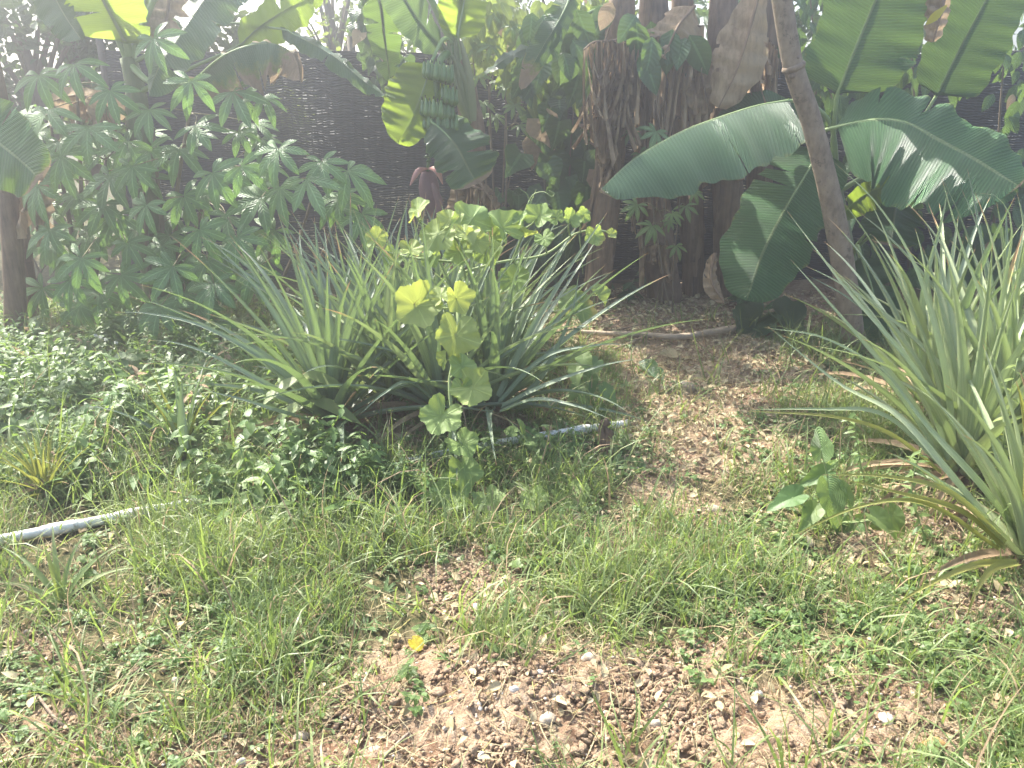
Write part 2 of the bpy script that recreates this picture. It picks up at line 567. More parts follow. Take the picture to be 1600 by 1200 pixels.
def rots(k, tilt=.3, scale=None, stretch=None, zrot=None):
    """random rotations about Z with a little tilt, times scale"""
    a = rng.uniform(0, 2 * np.pi, k) if zrot is None else zrot
    tx = rng.normal(0, tilt, k); ty = rng.normal(0, tilt, k)
    z = np.zeros(k); o = np.ones(k)
    Rz = np.stack([np.stack([np.cos(a), -np.sin(a), z], -1), np.stack([np.sin(a), np.cos(a), z], -1), np.stack([z, z, o], -1)], 1)
    Rx = np.stack([np.stack([o, z, z], -1), np.stack([z, np.cos(tx), -np.sin(tx)], -1), np.stack([z, np.sin(tx), np.cos(tx)], -1)], 1)
    Ry = np.stack([np.stack([np.cos(ty), z, np.sin(ty)], -1), np.stack([z, o, z], -1), np.stack([-np.sin(ty), z, np.cos(ty)], -1)], 1)
    Rm = np.einsum('kij,kjl,klm->kim', Rx, Ry, Rz)
    if scale is None: scale = np.ones(k)
    sc = np.asarray(scale)
    if sc.ndim == 1: sc = np.stack([sc, sc, sc], -1)
    return Rm * sc[:, None, :]


def rot_nd(n, d):
    z = Vector(n).normalized()
    y = Vector(d); y = y - z * y.dot(z)
    if y.length < 1e-5: y = Vector((1, 0, 0)) - z * z.x
    y.normalize()
    x = y.cross(z)
    return Matrix((x, y, z)).transposed()


# ------------------------------------------------------------------ leaf shapes
def banana_leaf(parent, pts, wL, wR, N=None, fL=.25, fR=.25, cL=.0, cR=.0, mat='banana', tears=5, dry_edge=0., dry_tip=0.,
                seed=0, petiole=None, rib=.016, name='leaf', ripple=.012, base=.05, tip=3.2, tint=None, gap=.5, label=None):
    """pts: world points of the midrib from base to tip. wL, wR: half-widths in metres of the halves left and right of travel.
    f: lift of the half out of the leaf plane, c: extra curl towards the margin."""
    rs = random.Random(seed * 91 + 5)
    rows, cols = 56, 7
    P = crom(pts, rows)
    T = tangents(P)
    if N is None: N = Vector((0, -.75, .65))
    N = Vector(N)
    mb = MB()
    tearset = {}
    for side in (-1, 1):
        tearset[side] = {}
        for _ in range(tears):
            tearset[side][rs.randint(4, rows - 4)] = rs.randint(1, cols - 2)
    for side, w0, f0, c0 in ((-1, wL, fL, cL), (1, wR, fR, cR)):
        V = []; UV = []; D = []
        seg = 0.0; ph = rs.uniform(0, 6)
        shift = [0.0] * rows
        for r in range(rows):
            v = r / (rows - 1)
            if (r - 1) in tearset[side]: seg = rs.uniform(-.22, .22)
            n = (N - T[r] * N.dot(T[r])).normalized()
            S = T[r].cross(n) * side
            prof = (v / (v + base)) ** .7 * math.sqrt(max(0.0, 1 - v ** tip)) * (1 + base)
            w = w0 * prof * (1 + .05 * math.sin(v * 19 + ph) + .03 * math.sin(v * 47 + ph))
            p = P[r].copy()
            for k in range(cols):
                c = k / (cols - 1)
                if k:
                    a = f0 + c0 * c + seg * c
                    p = p + (S * math.cos(a) + n * math.sin(a)) * (w / (cols - 1))
                q = p + n * (ripple * c * math.sin(v * 23 + ph + side) + ripple * .5 * c * math.sin(v * 61 + ph))
                sh = .22 * c * w0           # veins sweep a little towards the tip
                q = q + T[r] * sh * (1 - v) * .6
                V.append(q); UV.append((side * c, v))
                d = 0
                if dry_edge: d = max(d, (c - (1 - dry_edge)) / max(dry_edge, .01) * .9)
                if dry_tip: d = max(d, (v - (1 - dry_tip)) / max(dry_tip, .01) * 1.2)
                D.append(max(0, d) + (.25 if c > .97 else 0))
        for r, kt in tearset[side].items():
            op = rs.uniform(.001, .007) * gap * 2
            for k in range(kt, cols):
                a_, b_ = V[r * cols + k], V[(r + 1) * cols + k]
                m_ = (a_ + b_) / 2; e_ = T[r] * op * (k - kt)
                V[r * cols + k] = m_ - e_ + Vector((0, 0, .3 * op * (k - kt))); V[(r + 1) * cols + k] = m_ + e_
        Fc = []
        for r in range(rows - 1):
            for k in range(cols - 1):
                if r in tearset[side] and k >= tearset[side][r]: continue
                a = r * cols + k
                f = (a, a + 1, a + cols + 1, a + cols)
                Fc.append(f if side > 0 else f[::-1])
        mb.add(V, Fc, UV, rs.random() if tint is None else tint, D)
    o = mb.build(name, M[mat], parent)
    if label: o['label'] = label
    mr = MB()
    pre = [Vector(p) for p in (petiole or [])]
    under = [P[i] - (N - T[i] * N.dot(T[i])).normalized() * rib * .55 for i in range(0, rows - 3, 4)]
    tube(mr, pre + under, [rib * 1.5, rib * .9, rib * .6, rib * .2] if pre else [rib, rib * .7, rib * .25], 7, 40)
    mr.build('midrib', M['midrib'], o)
    return o


def pxs(l):
    return [at(*p) for p in l]


def dead_leaf(parent, rib_pts, length, n=12, width=.05, seed=0, name='dead_leaf', sway=.25, lab=None):
    """a dead banana leaf: brown rib with limp torn strips hanging from it"""
    rs = random.Random(seed * 13 + 3)
    nu = n * 5 + 1; nv = 16
    P = crom(rib_pts, nu)
    mb = MB()
    cuts = {}
    for u in range(4, nu - 2):
        if rs.random() < .26: cuts[u] = rs.randint(1, 9)
    lens = []; cur = 1.0
    for u in range(nu):
        if u in cuts: cur = rs.uniform(.4, 1.25)
        lens.append(cur * rs.uniform(.95, 1.05))
    ph = [rs.uniform(0, 6) for _ in range(4)]
    grp = 0; sw = 0; dy = 0
    V = []; UV = []
    for u in range(nu):
        if u in cuts: sw, dy = rs.uniform(-sway, sway), rs.uniform(-sway, sway)
        f = u / (nu - 1)
        for k in range(nv):
            v = k / (nv - 1)
            L = length * lens[u] * (.75 + .25 * math.sin(math.pi * min(1, .15 + f)))
            am = .014 + .05 * v
            x = sw * L * .5 * v * v + .014 * math.sin(u * 1.9 + ph[0]) * v
            y = 1.5 * am * math.sin(u * .62 + ph[1] + v * 2.4) + am * .4 * math.sin(u * 1.7 + ph[2] + v * 4) + dy * L * .5 * v * v - .03 * v + .01 * math.sin(v * 22 + u)
            V.append(P[u] + Vector((x, y, -L * v))); UV.append((f, v))
    Fc = []
    for u in range(nu - 1):
        for k in range(nv - 1):
            if (u + 1) in cuts and k >= cuts[u + 1]: continue
            if k > 10 and rs.random() < .05: continue
            a = u * nv + k
            Fc.append((a, a + nv, a + nv + 1, a + 1))
    mb.add(V, Fc, UV, rs.random())
    o = mb.build(name, M['dead'], parent)
    if lab: o['label'] = lab
    mr = MB()
    tube(mr, rib_pts, [.014, .010, .005], 6, 24, .3)
    mr.build('midrib', M['stemdark'], o)
    return o


def dead_sheet(parent, rib_pts, w, seed, name='dead_leaf', N=(0, -1, .1), fold=-.5):
    """a dead leaf still in one broad crumpled piece"""
    rs = random.Random(seed)
    o = None
    P = crom(rib_pts, 30); T = tangents(P)
    mb = MB(); N = Vector(N)
    for side in (-1, 1):
        V = []; UV = []
        cols = 8
        for r in range(30):
            v = r / 29
            n = (N - T[r] * N.dot(T[r])).normalized(); S = T[r].cross(n) * side
            ww = w * (v / (v + .06)) * math.sqrt(max(0, 1 - v ** 5)) * (1 + .12 * math.sin(v * 9 + seed) + .06 * math.sin(v * 33 + side))
            p = P[r].copy()
            for k in range(cols):
                c = k / (cols - 1)
                if k:
                    a = fold + .34 * math.sin(c * 3.2 + v * 5 + seed * side)
                    p = p + (S * math.cos(a) + n * math.sin(a)) * (ww / (cols - 1)) + Vector((0, 0, -.35)) * ww / cols * c
                V.append(p + n * (.012 * math.sin(v * 37 + c * 3 + seed) + .006 * math.sin(v * 80 + c * 6))); UV.append((side * c, v))
        Fc = []
        for r in range(29):
            for k in range(cols - 1):
                if rs.random() < .02 and k > 3: continue
                a = r * cols + k
                Fc.append((a, a + 1, a + cols + 1, a + cols))
        mb.add(V, Fc, UV, rs.random())
    o = mb.build(name, M['dead'], parent)
    mr = MB(); tube(mr, [Vector(q) + N.normalized() * .016 for q in rib_pts], [.012, .009, .004], 6, 24, .9)
    mr.build('midrib', M['stemdark'], o)
    return o


def pseudostem(parent, pts, radii, mat='stemdark', seed=0, name='trunk', strips=8):
    rs = random.Random(seed)
    mb = MB()
    P = tube(mb, pts, radii, 16, 28, .4, wob=.05)
    # loose dry sheaths lying against the stem
    for i in range(strips):
        k = rs.randint(3, 24); a = rs.uniform(math.pi * .95, math.pi * 2.05)
        r = float(np.interp(k / 27, np.linspace(0, 1, len(radii)), radii)) + .006
        L = rs.uniform(.2, .55)
        q = []
        for j in range(7):
            s = j / 6
            rr = r + .025 * s * s * rs.uniform(.3, 1)
            aa = a + .12 * math.sin(s * 4 + i)
            kk = max(0, k - int(s * L / .08))
            b = P[k].lerp(P[0], min(1, s * L / max(.2, (P[k] - P[0]).length)))
            q.append(b + Vector((math.cos(aa) * rr, math.sin(aa) * rr, 0)))
        ribbon(mb, q, [.05 * (1 - .6 * (j / 6) ** 2) * rs.uniform(.6, 1) for j in range(7)], Vector((math.cos(a), math.sin(a), 0)), -.5, rs.random(), cols=4)
    return mb.build(name, M[mat], parent)


def palmate(parent, c, n, d, s, stem_pt=None, mat='cassava', lobes=7, seed=0, droop=.35, wid=.136, name='leaf'):
    rs = random.Random(seed)
    Rm = rot_nd(n, d)
    mb = MB()
    ang = {7: [-125, -82, -40, 0, 40, 82, 125], 6: [-105, -62, -20, 20, 62, 105], 5: [-95, -48, 0, 48, 95]}[lobes]
    tint = rs.random()
    for a in ang:
        aa = R(a + rs.uniform(-7, 7))
        L = s * (1 - .42 * (abs(a) / 125) ** 1.6) * rs.uniform(.9, 1.07)
        dr = droop * rs.uniform(.5, 1.4)
        rows = 9
        V = []; UV = []
        for r in range(rows):
            t = r / (rows - 1)
            w = L * wid * (math.sin(math.pi * t ** 1.15) ** .9 + (.03 if r < rows - 1 else 0))
            rad = L * (t * (1 - .12 * dr * t))
            z = -L * dr * t * t * .75 + L * .05 * math.sin(t * 3.1)
            for k in (-1, -.5, 0, .5, 1):
                lx = k * w; lz = z + abs(k) * w * .22 - (abs(k) ** 2) * w * .1
                V.append(Vector((rad * math.sin(aa) + lx * math.cos(aa), rad * math.cos(aa) - lx * math.sin(aa), lz)))
                UV.append((k, t))
        Fc = []
        for r in range(rows - 1):
            for k in range(4):
                b = r * 5 + k
                Fc.append((b, b + 1, b + 6, b + 5))
        mb.add([Vector(c) + Rm @ v for v in V], Fc, UV, min(1, max(0, tint + rs.uniform(-.1, .1))))
    if stem_pt is not None:
        c = Vector(c); sp = Vector(stem_pt)
        mid = c.lerp(sp, .45) + Vector((0, .03, .05)) - (Rm @ Vector((0, 0, 1))) * .05
        tube(mb, [c, mid, sp], [.0028, .0032, .004], 5, 8, .5, 1)
    return mb.build(name, [M[mat], M['petiole']], parent)


def cassava(name, label, base, leaves, tops, mat='cassava', group=None, seed=0, r=.016, lob=7, normal=(0, -.72, .62)):
    """leaves: list of (world centre, size, droop); tops: world stem tops"""
    rs = random.Random(seed)
    root = thing(name, label, 'plant', base, group)
    stems = []
    for k, tp in enumerate(tops):
        b = Vector(base) + Vector((rs.uniform(-.08, .08), rs.uniform(-.08, .08), -.02))
        mid = b.lerp(Vector(tp), .5) + Vector((rs.uniform(-.08, .08), rs.uniform(-.05, .05), 0))
        mb = MB()
        P = tube(mb, [b, mid, tp], [r, r * .85, r * .45], 7, 16, rs.random(), wob=.15)
        mb.build('stem', M['woody'], root)
        stems.append(P)
    allp = [p for P in stems for p in P[4:]]
    for i, (c, s, dp) in enumerate(leaves):
        c = Vector(c)
        best = min(allp, key=lambda p: (p - (c + Vector((0, .08, -.03)))).length)
        out = c - best
        n = Vector(normal) + Vector((rs.uniform(-.3, .3), rs.uniform(-.25, .25), rs.uniform(-.1, .2))) + Vector((out.x, out.y, 0)) * .6
        d = Vector((out.x * 1.2 + rs.uniform(-.45, .45), -.5 + rs.uniform(-.2, .2), -.55))
        palmate(root, c, n, d, s, best, mat, rs.choice([lob, lob, 7, 5]), seed * 100 + i, dp)
    return root


def round_leaf(parent, c, n, d, s, stem_pt=None, mat='pumpkin', seed=0, lobes=5, cup=.25, dry=0., petmat='vine_stem', name='leaf', fold=0., point=0.):
    """broad lobed leaf with toothed, wavy margin (s = radius)"""
    rs = random.Random(seed)
    Rm = rot_nd(n, d)
    na, nr = 60, 7
    V = [Vector((0, 0, 0))]; UV = [(0, 0)]; D = [0]
    ph = rs.uniform(0, 6)
    for r in range(1, nr + 1):
        rho = r / nr
        for k in range(na):
            th = -math.pi + 2 * math.pi * k / na            # 0 = main direction
            lob = 1 - .17 * (.5 - .5 * math.cos(lobes * th)) ** 1.2 if lobes else 1 + point * math.exp(-(th / .38) ** 2)
            notch = 1 - (.62 if lobes else .4) * math.exp(-((abs(th) - math.pi) / .2) ** 2)
            rad = s * rho * ((lob * notch) * rho ** .5 + (1 - rho ** .5) * notch ** .6)
            rad *= 1 + (.03 * math.sin(th * 22 + ph) * (lobes > 0) + .02 * rs.uniform(-1, 1)) * (rho > .95)
            z = cup * s * rho ** 2 * .5 + s * (1 if lobes else .4) * (.045 * math.sin(5 * th + ph) + .05 * math.sin(9 * th + 2 * ph) + .13 * math.sin(2 * th + 3 * ph) + .07 * math.sin(3 * th + ph)) * rho ** 2
            x, y = rad * math.sin(th) * (1 - .25 * (point > 0)), rad * math.cos(th)
            z += fold * abs(x)
            z -= .2 * max(0, y) ** 2 / s
            V.append(Vector((x, y, z))); UV.append(((th / (2 * math.pi)) + .5, rho)); D.append(max(0, dry * (rho ** 2) * 1.2 * (.5 + .5 * math.sin(th * 1.5 + ph))))
    Fc = []
    for k in range(na):
        Fc.append((0, 1 + k, 1 + (k + 1) % na))
    for r in range(nr - 1):
        o = 1 + r * na
        for k in range(na):
            Fc.append((o + k, o + na + k, o + na + (k + 1) % na, o + (k + 1) % na))
    mb = MB()
    mb.add([Vector(c) + Rm @ v for v in V], Fc, UV, rs.random(), D)
    if stem_pt is not None:
        c = Vector(c); sp = Vector(stem_pt)
        tube(mb, [c, c.lerp(sp, .5) - (Rm @ Vector((0, 0, 1))) * s * .25, sp], [.003, .0035, .0045], 6, 8, .5, 1)
    return mb.build(name, [M[mat], M[petmat]], parent)


def simple_leaf_template(L=1., w=.35, heart=False, rows=7, droop=.25, fold=.2):
    V = []; UV = []; Fc = []
    for r in range(rows):
        t = r / (rows - 1)
        if heart: ww = w * (1 - t) ** .75 * (1.0 if t > .02 else .75) * (1 + .5 * math.sin(math.pi * min(1, t * 1.6)))
        else: ww = w * math.sin(math.pi * t ** .8) ** .85
        for k in (-1, 0, 1):
            back = -.16 * L * (1 - t) ** 6 * abs(k) if heart else 0
            V.append((k * ww, t * L + back, abs(k) * ww * fold - droop * t * t * L)); UV.append((k, t))
    for r in range(rows - 1):
        for k in range(2):
            a = r * 3 + k
            Fc.append((a, a + 1, a + 4, a + 3))
    return V, Fc, UV


def child_of(o, root):
    o.parent = root
    o.location = -Vector(root.location)
    return o


# ================================================================== SETTING
def build_ground():
    def axis(segs, far):
        a = []
        for lo, hi, st in segs:
            a.append(np.arange(lo, hi, st))
        a = np.concatenate(a + [[segs[-1][1]]])
        e = np.cumsum(.06 * 1.28 ** np.arange(24))
        e = e[e < far]
        return np.concatenate([(a[0] - e)[::-1], a, a[-1] + e])
    xs = axis([(-3.2, -1.7, .03), (-1.7, 1.9, .012), (1.9, 3.4, .03)], 25)
    ys = axis([(1.0, 3.3, .0115), (3.3, 7.0, .025)], 25)
    X, Y = np.meshgrid(xs, ys)
    Z = hbase(X, Y)
    B = bare_w(X, Y)
    near = np.clip((8 - Y) / 2, 0, 1) * np.clip((4.5 - np.abs(X)) / 1, 0, 1)
    c1 = np.abs(fbm(X * 9, Y * 9, 31, 3) - .5)
    c2 = fbm(X * 34, Y * 34, 41, 3) - .5
    Z = Z + near * (.012 * (fbm(X * 6, Y * 6, 51, 3) - .5) + B * (.06 * (c1 - .12) + .028 * c2 + .012 * (fbm(X * 75, Y * 75, 43, 2) - .5)))
    n, m = X.shape
    me = bpy.data.meshes.new('ground')
    co = np.stack([X, Y, Z], -1).reshape(-1, 3).astype(np.float32)
    me.vertices.add(n * m); me.vertices.foreach_set('co', co.ravel())
    i = np.arange(n - 1)[:, None] * m + np.arange(m - 1)[None, :]
    Q = np.stack([i, i + 1, i + m + 1, i + m], -1).reshape(-1, 4).astype(np.int32)
    me.loops.add(Q.size); me.loops.foreach_set('vertex_index', Q.ravel())
    me.polygons.add(len(Q)); me.polygons.foreach_set('loop_start', (np.arange(len(Q)) * 4).astype(np.int32))
    me.update(calc_edges=True)
    a = me.attributes.new('bare', 'FLOAT', 'POINT'); a.data.foreach_set('value', B.ravel().astype(np.float32))
    me.polygons.foreach_set('use_smooth', np.ones(len(Q), bool))
    me.materials.append(M['ground'])
    o = bpy.data.objects.new('ground', me); COL.objects.link(o)
    tag(o, kind='structure')


build_ground()

# ---- light
SUN_EL, SUN_AZ = R(50), R(-43)
to_sun = Vector((math.sin(SUN_AZ) * math.cos(SUN_EL), math.cos(SUN_AZ) * math.cos(SUN_EL), math.sin(SUN_EL)))
sd = bpy.data.lights.new('sun', 'SUN'); sd.energy = 4.6; sd.angle = R(.5); sd.color = (1, .955, .87)
so = bpy.data.objects.new('sun', sd); COL.objects.link(so)
so.rotation_euler = (-to_sun).to_track_quat('-Z', 'Y').to_euler()
w = bpy.data.worlds.new('World'); scene.world = w; w.use_nodes = True
wt = w.node_tree
bg = wt.nodes.get('Background') or wt.nodes.new('ShaderNodeBackground')
sky = wt.nodes.new('ShaderNodeTexSky'); sky.sky_type = 'NISHITA'; sky.sun_disc = False
sky.sun_elevation = SUN_EL; sky.sun_rotation = SUN_AZ; sky.dust_density = 3.0; sky.air_density = 1.0; sky.ozone_density = 1.0
wt.links.new(sky.outputs[0], bg.inputs[0]); bg.inputs[1].default_value = .14
scene.view_settings.view_transform = 'Standard'
scene.view_settings.look = 'None'
scene.view_settings.exposure = 1.95
scene.view_settings.gamma = 1
FLARE_VEIL = True
if FLARE_VEIL:  # added volume imitating the lens flare veil, not haze in the garden air
    x0, x1, y0, y1, z0, z1 = -27, 27, -26, 33, -2.0, 6.5
    hv = [(x, y, z) for z in (z0, z1) for y in (y0, y1) for x in (x0, x1)]
    hf = [(0, 2, 3, 1), (4, 5, 7, 6), (0, 1, 5, 4), (2, 6, 7, 3), (0, 4, 6, 2), (1, 3, 7, 5)]
    hm = bpy.data.meshes.new('flare_veil'); hm.from_pydata(hv, [], hf)
    mt, nt, out = new_mat('flare_veil_volume')
    pv = nt.nodes.new('ShaderNodeVolumePrincipled')
    pv.inputs['Color'].default_value = (.93, .95, .98, 1)
    pv.inputs['Density'].default_value = .037
    pv.inputs['Anisotropy'].default_value = .80
    nt.links.new(pv.outputs[0], out.inputs['Volume'])
    hm.materials.append(mt)
    ho = bpy.data.objects.new('flare_veil', hm); COL.objects.link(ho)
    tag(ho, kind='stuff')
scene.cycles.volume_bounces = 0
scene.cycles.max_bounces = 8
scene.cycles.transparent_max_bounces = 12
scene.cycles.use_denoising = True
scene.cycles.caustics_reflective = False
scene.cycles.caustics_refractive = False
scene.cycles.sample_clamp_indirect = 6

# ================================================================== FENCE
YF = 6.7


def net_panel(root, x0, x1, ztop, y, seed):
    nx, nz = int((x1 - x0) / .06), 26
    V = []; UV = []; Fc = []
    for i in range(nx + 1):
        x = x0 + (x1 - x0) * i / nx
        top = ztop - .035 * abs(math.sin(math.pi * (x - x0) / 1.9)) + .01 * math.sin(x * 7)
        for k in range(nz + 1):
            z = -.02 + (top + .02) * k / nz
            yy = y + .035 * math.sin(x * 2.3 + z * 1.4 + seed) + .018 * math.sin(x * 8 + z * 3) + .012 * math.sin(z * 9 + x)
            V.append((x, yy, z)); UV.append((x, z))
    for i in range(nx):
        for k in range(nz):
            a = i * (nz + 1) + k
            Fc.append((a, a + nz + 1, a + nz + 2, a + 1))
    mb = MB(); mb.add(V, Fc, UV)
    return mb.build('shade_net', M['net'], root)


fence = thing('shade_net_fence', 'black shade cloth fence strung on posts across the back of the garden', 'fence', (0, YF, 0))
net_panel(fence, -3.15, 7.5, 1.80, YF, 0)
for x in (-3.2, -1.25, .65, 2.6, 4.5, 6.4):
    mb = MB(); tube(mb, [(x, YF + .07, -.1), (x + .01, YF + .07, 1.0), (x, YF + .07, 1.9)], [.035, .033, .03], 8, 6, .4)
    mb.build('post', M['post'], fence)
mb = MB(); tube(mb, [(-3.2, YF + .05, 1.79), (-.3, YF + .05, 1.77), (2.6, YF + .05, 1.79), (7.5, YF + .05, 1.79)], [.008, .008], 6, 24)
mb.build('top_wire', M['post'], fence)

# ================================================================== BACKGROUND VEGETATION
LT = simple_leaf_template(1, .26)
HT = simple_leaf_template(1, .42, True, droop=.2)
NT_ = simple_leaf_template(1, .16, droop=.35)


def cloud(name, root, tmpl, n, sampler, size, mat, tilt=.6, dryp=.0):
    pos = np.array([sampler() for _ in range(n)])
    s = rng.uniform(size[0], size[1], n)
    g = [(tmpl[0], tmpl[1], tmpl[2], rots(n, tilt, s), pos, rng.random(n), (rng.random(n) < dryp) * 1.0)]
    o = big_mesh(name, g, M[mat])
    return child_of(o, root)


def blob_sampler(centres, squash=.8):
    def f():
        c, r = random.choice(centres)
        d = Vector((random.gauss(0, 1), random.gauss(0, 1), random.gauss(0, 1))).normalized() * r * random.random() ** .4
        return (c[0] + d.x, c[1] + d.y, c[2] + d.z * squash)
    return f


def back_tree(label, x, y, h, spread, n, size, mat, tmpl, seed, bare=.0, group='trees beyond the fence'):
    random.seed(seed)
    root = thing('tree', label, 'tree', (x, y, 0), group)
    mb = MB()
    tube(mb, [(x, y, -.1), (x + .1, y, h * .4), (x - .05, y, h * .8)], [.10, .08, .03], 8, 14, .4, wob=.1)
    cs = []
    for k in range(14):
        a = random.uniform(0, 6.28); zz = h * random.uniform(.32, 1.0); rr = spread * random.uniform(.25, 1)
        c = (x + math.cos(a) * rr, y + math.sin(a) * rr * .7, zz)
        cs.append((c, spread * random.uniform(.25, .5)))
        tube(mb, [(x, y, zz * .6), ((x + c[0]) / 2, (y + c[1]) / 2, zz * .9), c], [.03, .02, .006], 5, 8, .4)
    mb.build('trunk', M['woody'], root)
    cloud('crown', root, tmpl, n, blob_sampler(cs), size, mat, .8)
    return root


back_tree('thin twiggy tree with small pale leaves against white sky, beyond the left of the fence', -1.9, 9.2, 3.2, 1.1, 900, (.05, .10), 'tree', LT, 1)
back_tree('leafy bright tree beyond the fence just left of the banana bunch', -.75, 9.6, 3.4, 1.0, 2300, (.06, .12), 'tree', LT, 2)
back_tree('dense light green tree rising over the fence behind the hanging banana bunch', .5, 8.6, 3.6, 1.2, 2600, (.07, .15), 'tree', LT, 3)
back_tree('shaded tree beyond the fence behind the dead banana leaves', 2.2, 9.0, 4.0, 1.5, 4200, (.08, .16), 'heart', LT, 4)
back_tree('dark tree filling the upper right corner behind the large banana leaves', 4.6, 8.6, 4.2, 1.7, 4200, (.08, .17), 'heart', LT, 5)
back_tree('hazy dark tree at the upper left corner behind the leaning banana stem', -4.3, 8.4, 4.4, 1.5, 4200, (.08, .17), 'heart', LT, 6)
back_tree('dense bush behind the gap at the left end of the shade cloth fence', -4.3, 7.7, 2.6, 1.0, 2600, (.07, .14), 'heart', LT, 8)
back_tree('leafy tree behind the lime banana leaves at the top left of the fence', -3.0, 8.2, 3.4, 1.2, 2600, (.08, .16), 'tree', LT, 9)


def climber(label, segs, n, size, mat, tmpl, region, seed, name='climbing_vine', facing=(0, -1, .35)):
    random.seed(seed)
    root = thing(name, label, 'vine', segs[0][0])
    for s in segs:
        mb = MB(); tube(mb, s, [.012, .009, .004], 6, 20, .4, wob=.2); mb.build('stem', M['woody'], root)
    pos = np.array([region() for _ in range(n)])
    Rm = []
    for i in range(n):
        nn = Vector(facing) + Vector((random.uniform(-.5, .5), random.uniform(-.3, .3), random.uniform(-.4, .5)))
        m = rot_nd(nn, Vector((random.uniform(-.7, .7), -.25, -1)))
        Rm.append(np.array(m) * random.uniform(*size))
    o = big_mesh('foliage', [(tmpl[0], tmpl[1], tmpl[2], np.array(Rm), pos, rng.random(n), (rng.random(n) < .03) * .7)], M[mat])
    return child_of(o, root)


def pxregion(x0, x1, y0, y1, Y0, Y1):
    return lambda: tuple(at(random.uniform(x0, x1), random.uniform(y0, y1), random.uniform(Y0, Y1)))


def pxblobs(bl, Y0, Y1):
    def f():
        x, y, rx, ry = random.choice(bl)
        a = random.uniform(0, 6.28); r = random.random() ** .5
        return tuple(at(x + rx * r * math.cos(a), y + ry * r * math.sin(a), random.uniform(Y0, Y1)))
    return f


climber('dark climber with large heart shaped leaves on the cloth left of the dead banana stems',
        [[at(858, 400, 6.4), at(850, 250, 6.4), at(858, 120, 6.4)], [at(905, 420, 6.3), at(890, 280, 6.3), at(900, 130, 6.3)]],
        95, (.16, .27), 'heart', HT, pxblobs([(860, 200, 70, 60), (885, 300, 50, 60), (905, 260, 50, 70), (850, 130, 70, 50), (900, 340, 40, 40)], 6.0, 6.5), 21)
climber('mixed bright climber spilling over the fence top right of the banana bunch',
        [[at(770, 260, 6.5), at(765, 150, 6.5), at(800, 20, 6.5)], [at(800, 200, 6.5), at(850, 90, 6.5), at(930, 30, 6.4)]],
        520, (.06, .17), 'tree', LT, pxblobs([(800, 60, 90, 70), (900, 40, 80, 60), (860, 110, 80, 60), (760, 40, 60, 60), (960, 60, 60, 50)], 6.1, 6.9), 22)
climber('broad leaved climber with glossy leaves high in front of the dead leaf curtain',
        [[at(900, 200, 6.0), at(930, 110, 5.9), at(960, 20, 5.9)]],
        46, (.18, .30), 'heart', simple_leaf_template(1, .3, False, droop=.3), pxblobs([(930, 60, 60, 70), (870, 50, 60, 50), (960, 30, 60, 40), (1040, 60, 60, 30)], 5.6, 6.1), 23)
climber('small climber with heart shaped leaves on the fence top left of the banana bunch',
        [[at(600, 150, 6.55), at(590, 80, 6.55), at(575, 30, 6.55)]],
        70, (.08, .14), 'heart', HT, pxblobs([(590, 60, 30, 45), (610, 100, 30, 40), (575, 35, 25, 30)], 6.4, 6.6), 24)
climber('dark leafy vine with glints of sky behind the leaning pole',
        [[at(1270, 260, 6.2), at(1275, 120, 6.2), at(1265, -20, 6.2)]],
        110, (.08, .17), 'heart', LT, pxblobs([(1270, 60, 40, 90), (1280, 150, 30, 50)], 6.0, 6.5), 25)
climber('dark glossy creeper covering the cloth behind the upper right banana leaves',
        [[at(1420, 420, 6.3), at(1430, 220, 6.3), at(1420, 0, 6.3)], [at(1550, 420, 6.3), at(1560, 220, 6.3), at(1575, 0, 6.3)]],
        330, (.10, .2), 'heart', LT, pxblobs([(1450, 60, 70, 90), (1560, 80, 70, 100), (1400, 230, 80, 80), (1540, 260, 80, 90), (1430, 380, 90, 60), (1560, 400, 60, 60), (1340, 120, 40, 90)], 5.9, 6.5), 27)
climber('low dark creeper on the cloth behind the pumpkin vine',
        [[at(800, 420, 6.4), at(790, 330, 6.4), at(800, 260, 6.4)]],
        120, (.09, .17), 'heart', HT, pxblobs([(800, 350, 60, 60), (760, 400, 60, 40), (850, 380, 50, 50)], 6.2, 6.55), 28)
climber('tangle of bare twigs and small leaves in the gap left of the fence',
        [[at(20, 530, 6.5), at(60, 430, 6.6), at(120, 360, 6.6)], [at(90, 540, 6.5), at(70, 450, 6.5), at(30, 350, 6.6)],
         [at(130, 520, 6.6), at(100, 440, 6.6), at(130, 380, 6.6)], [at(0, 480, 6.5), at(60, 470, 6.5), at(150, 440, 6.5)]],
        170, (.05, .1), 'heart', LT, pxblobs([(60, 430, 90, 90), (30, 500, 60, 40), (130, 470, 60, 60)], 6.4, 7.2), 26)

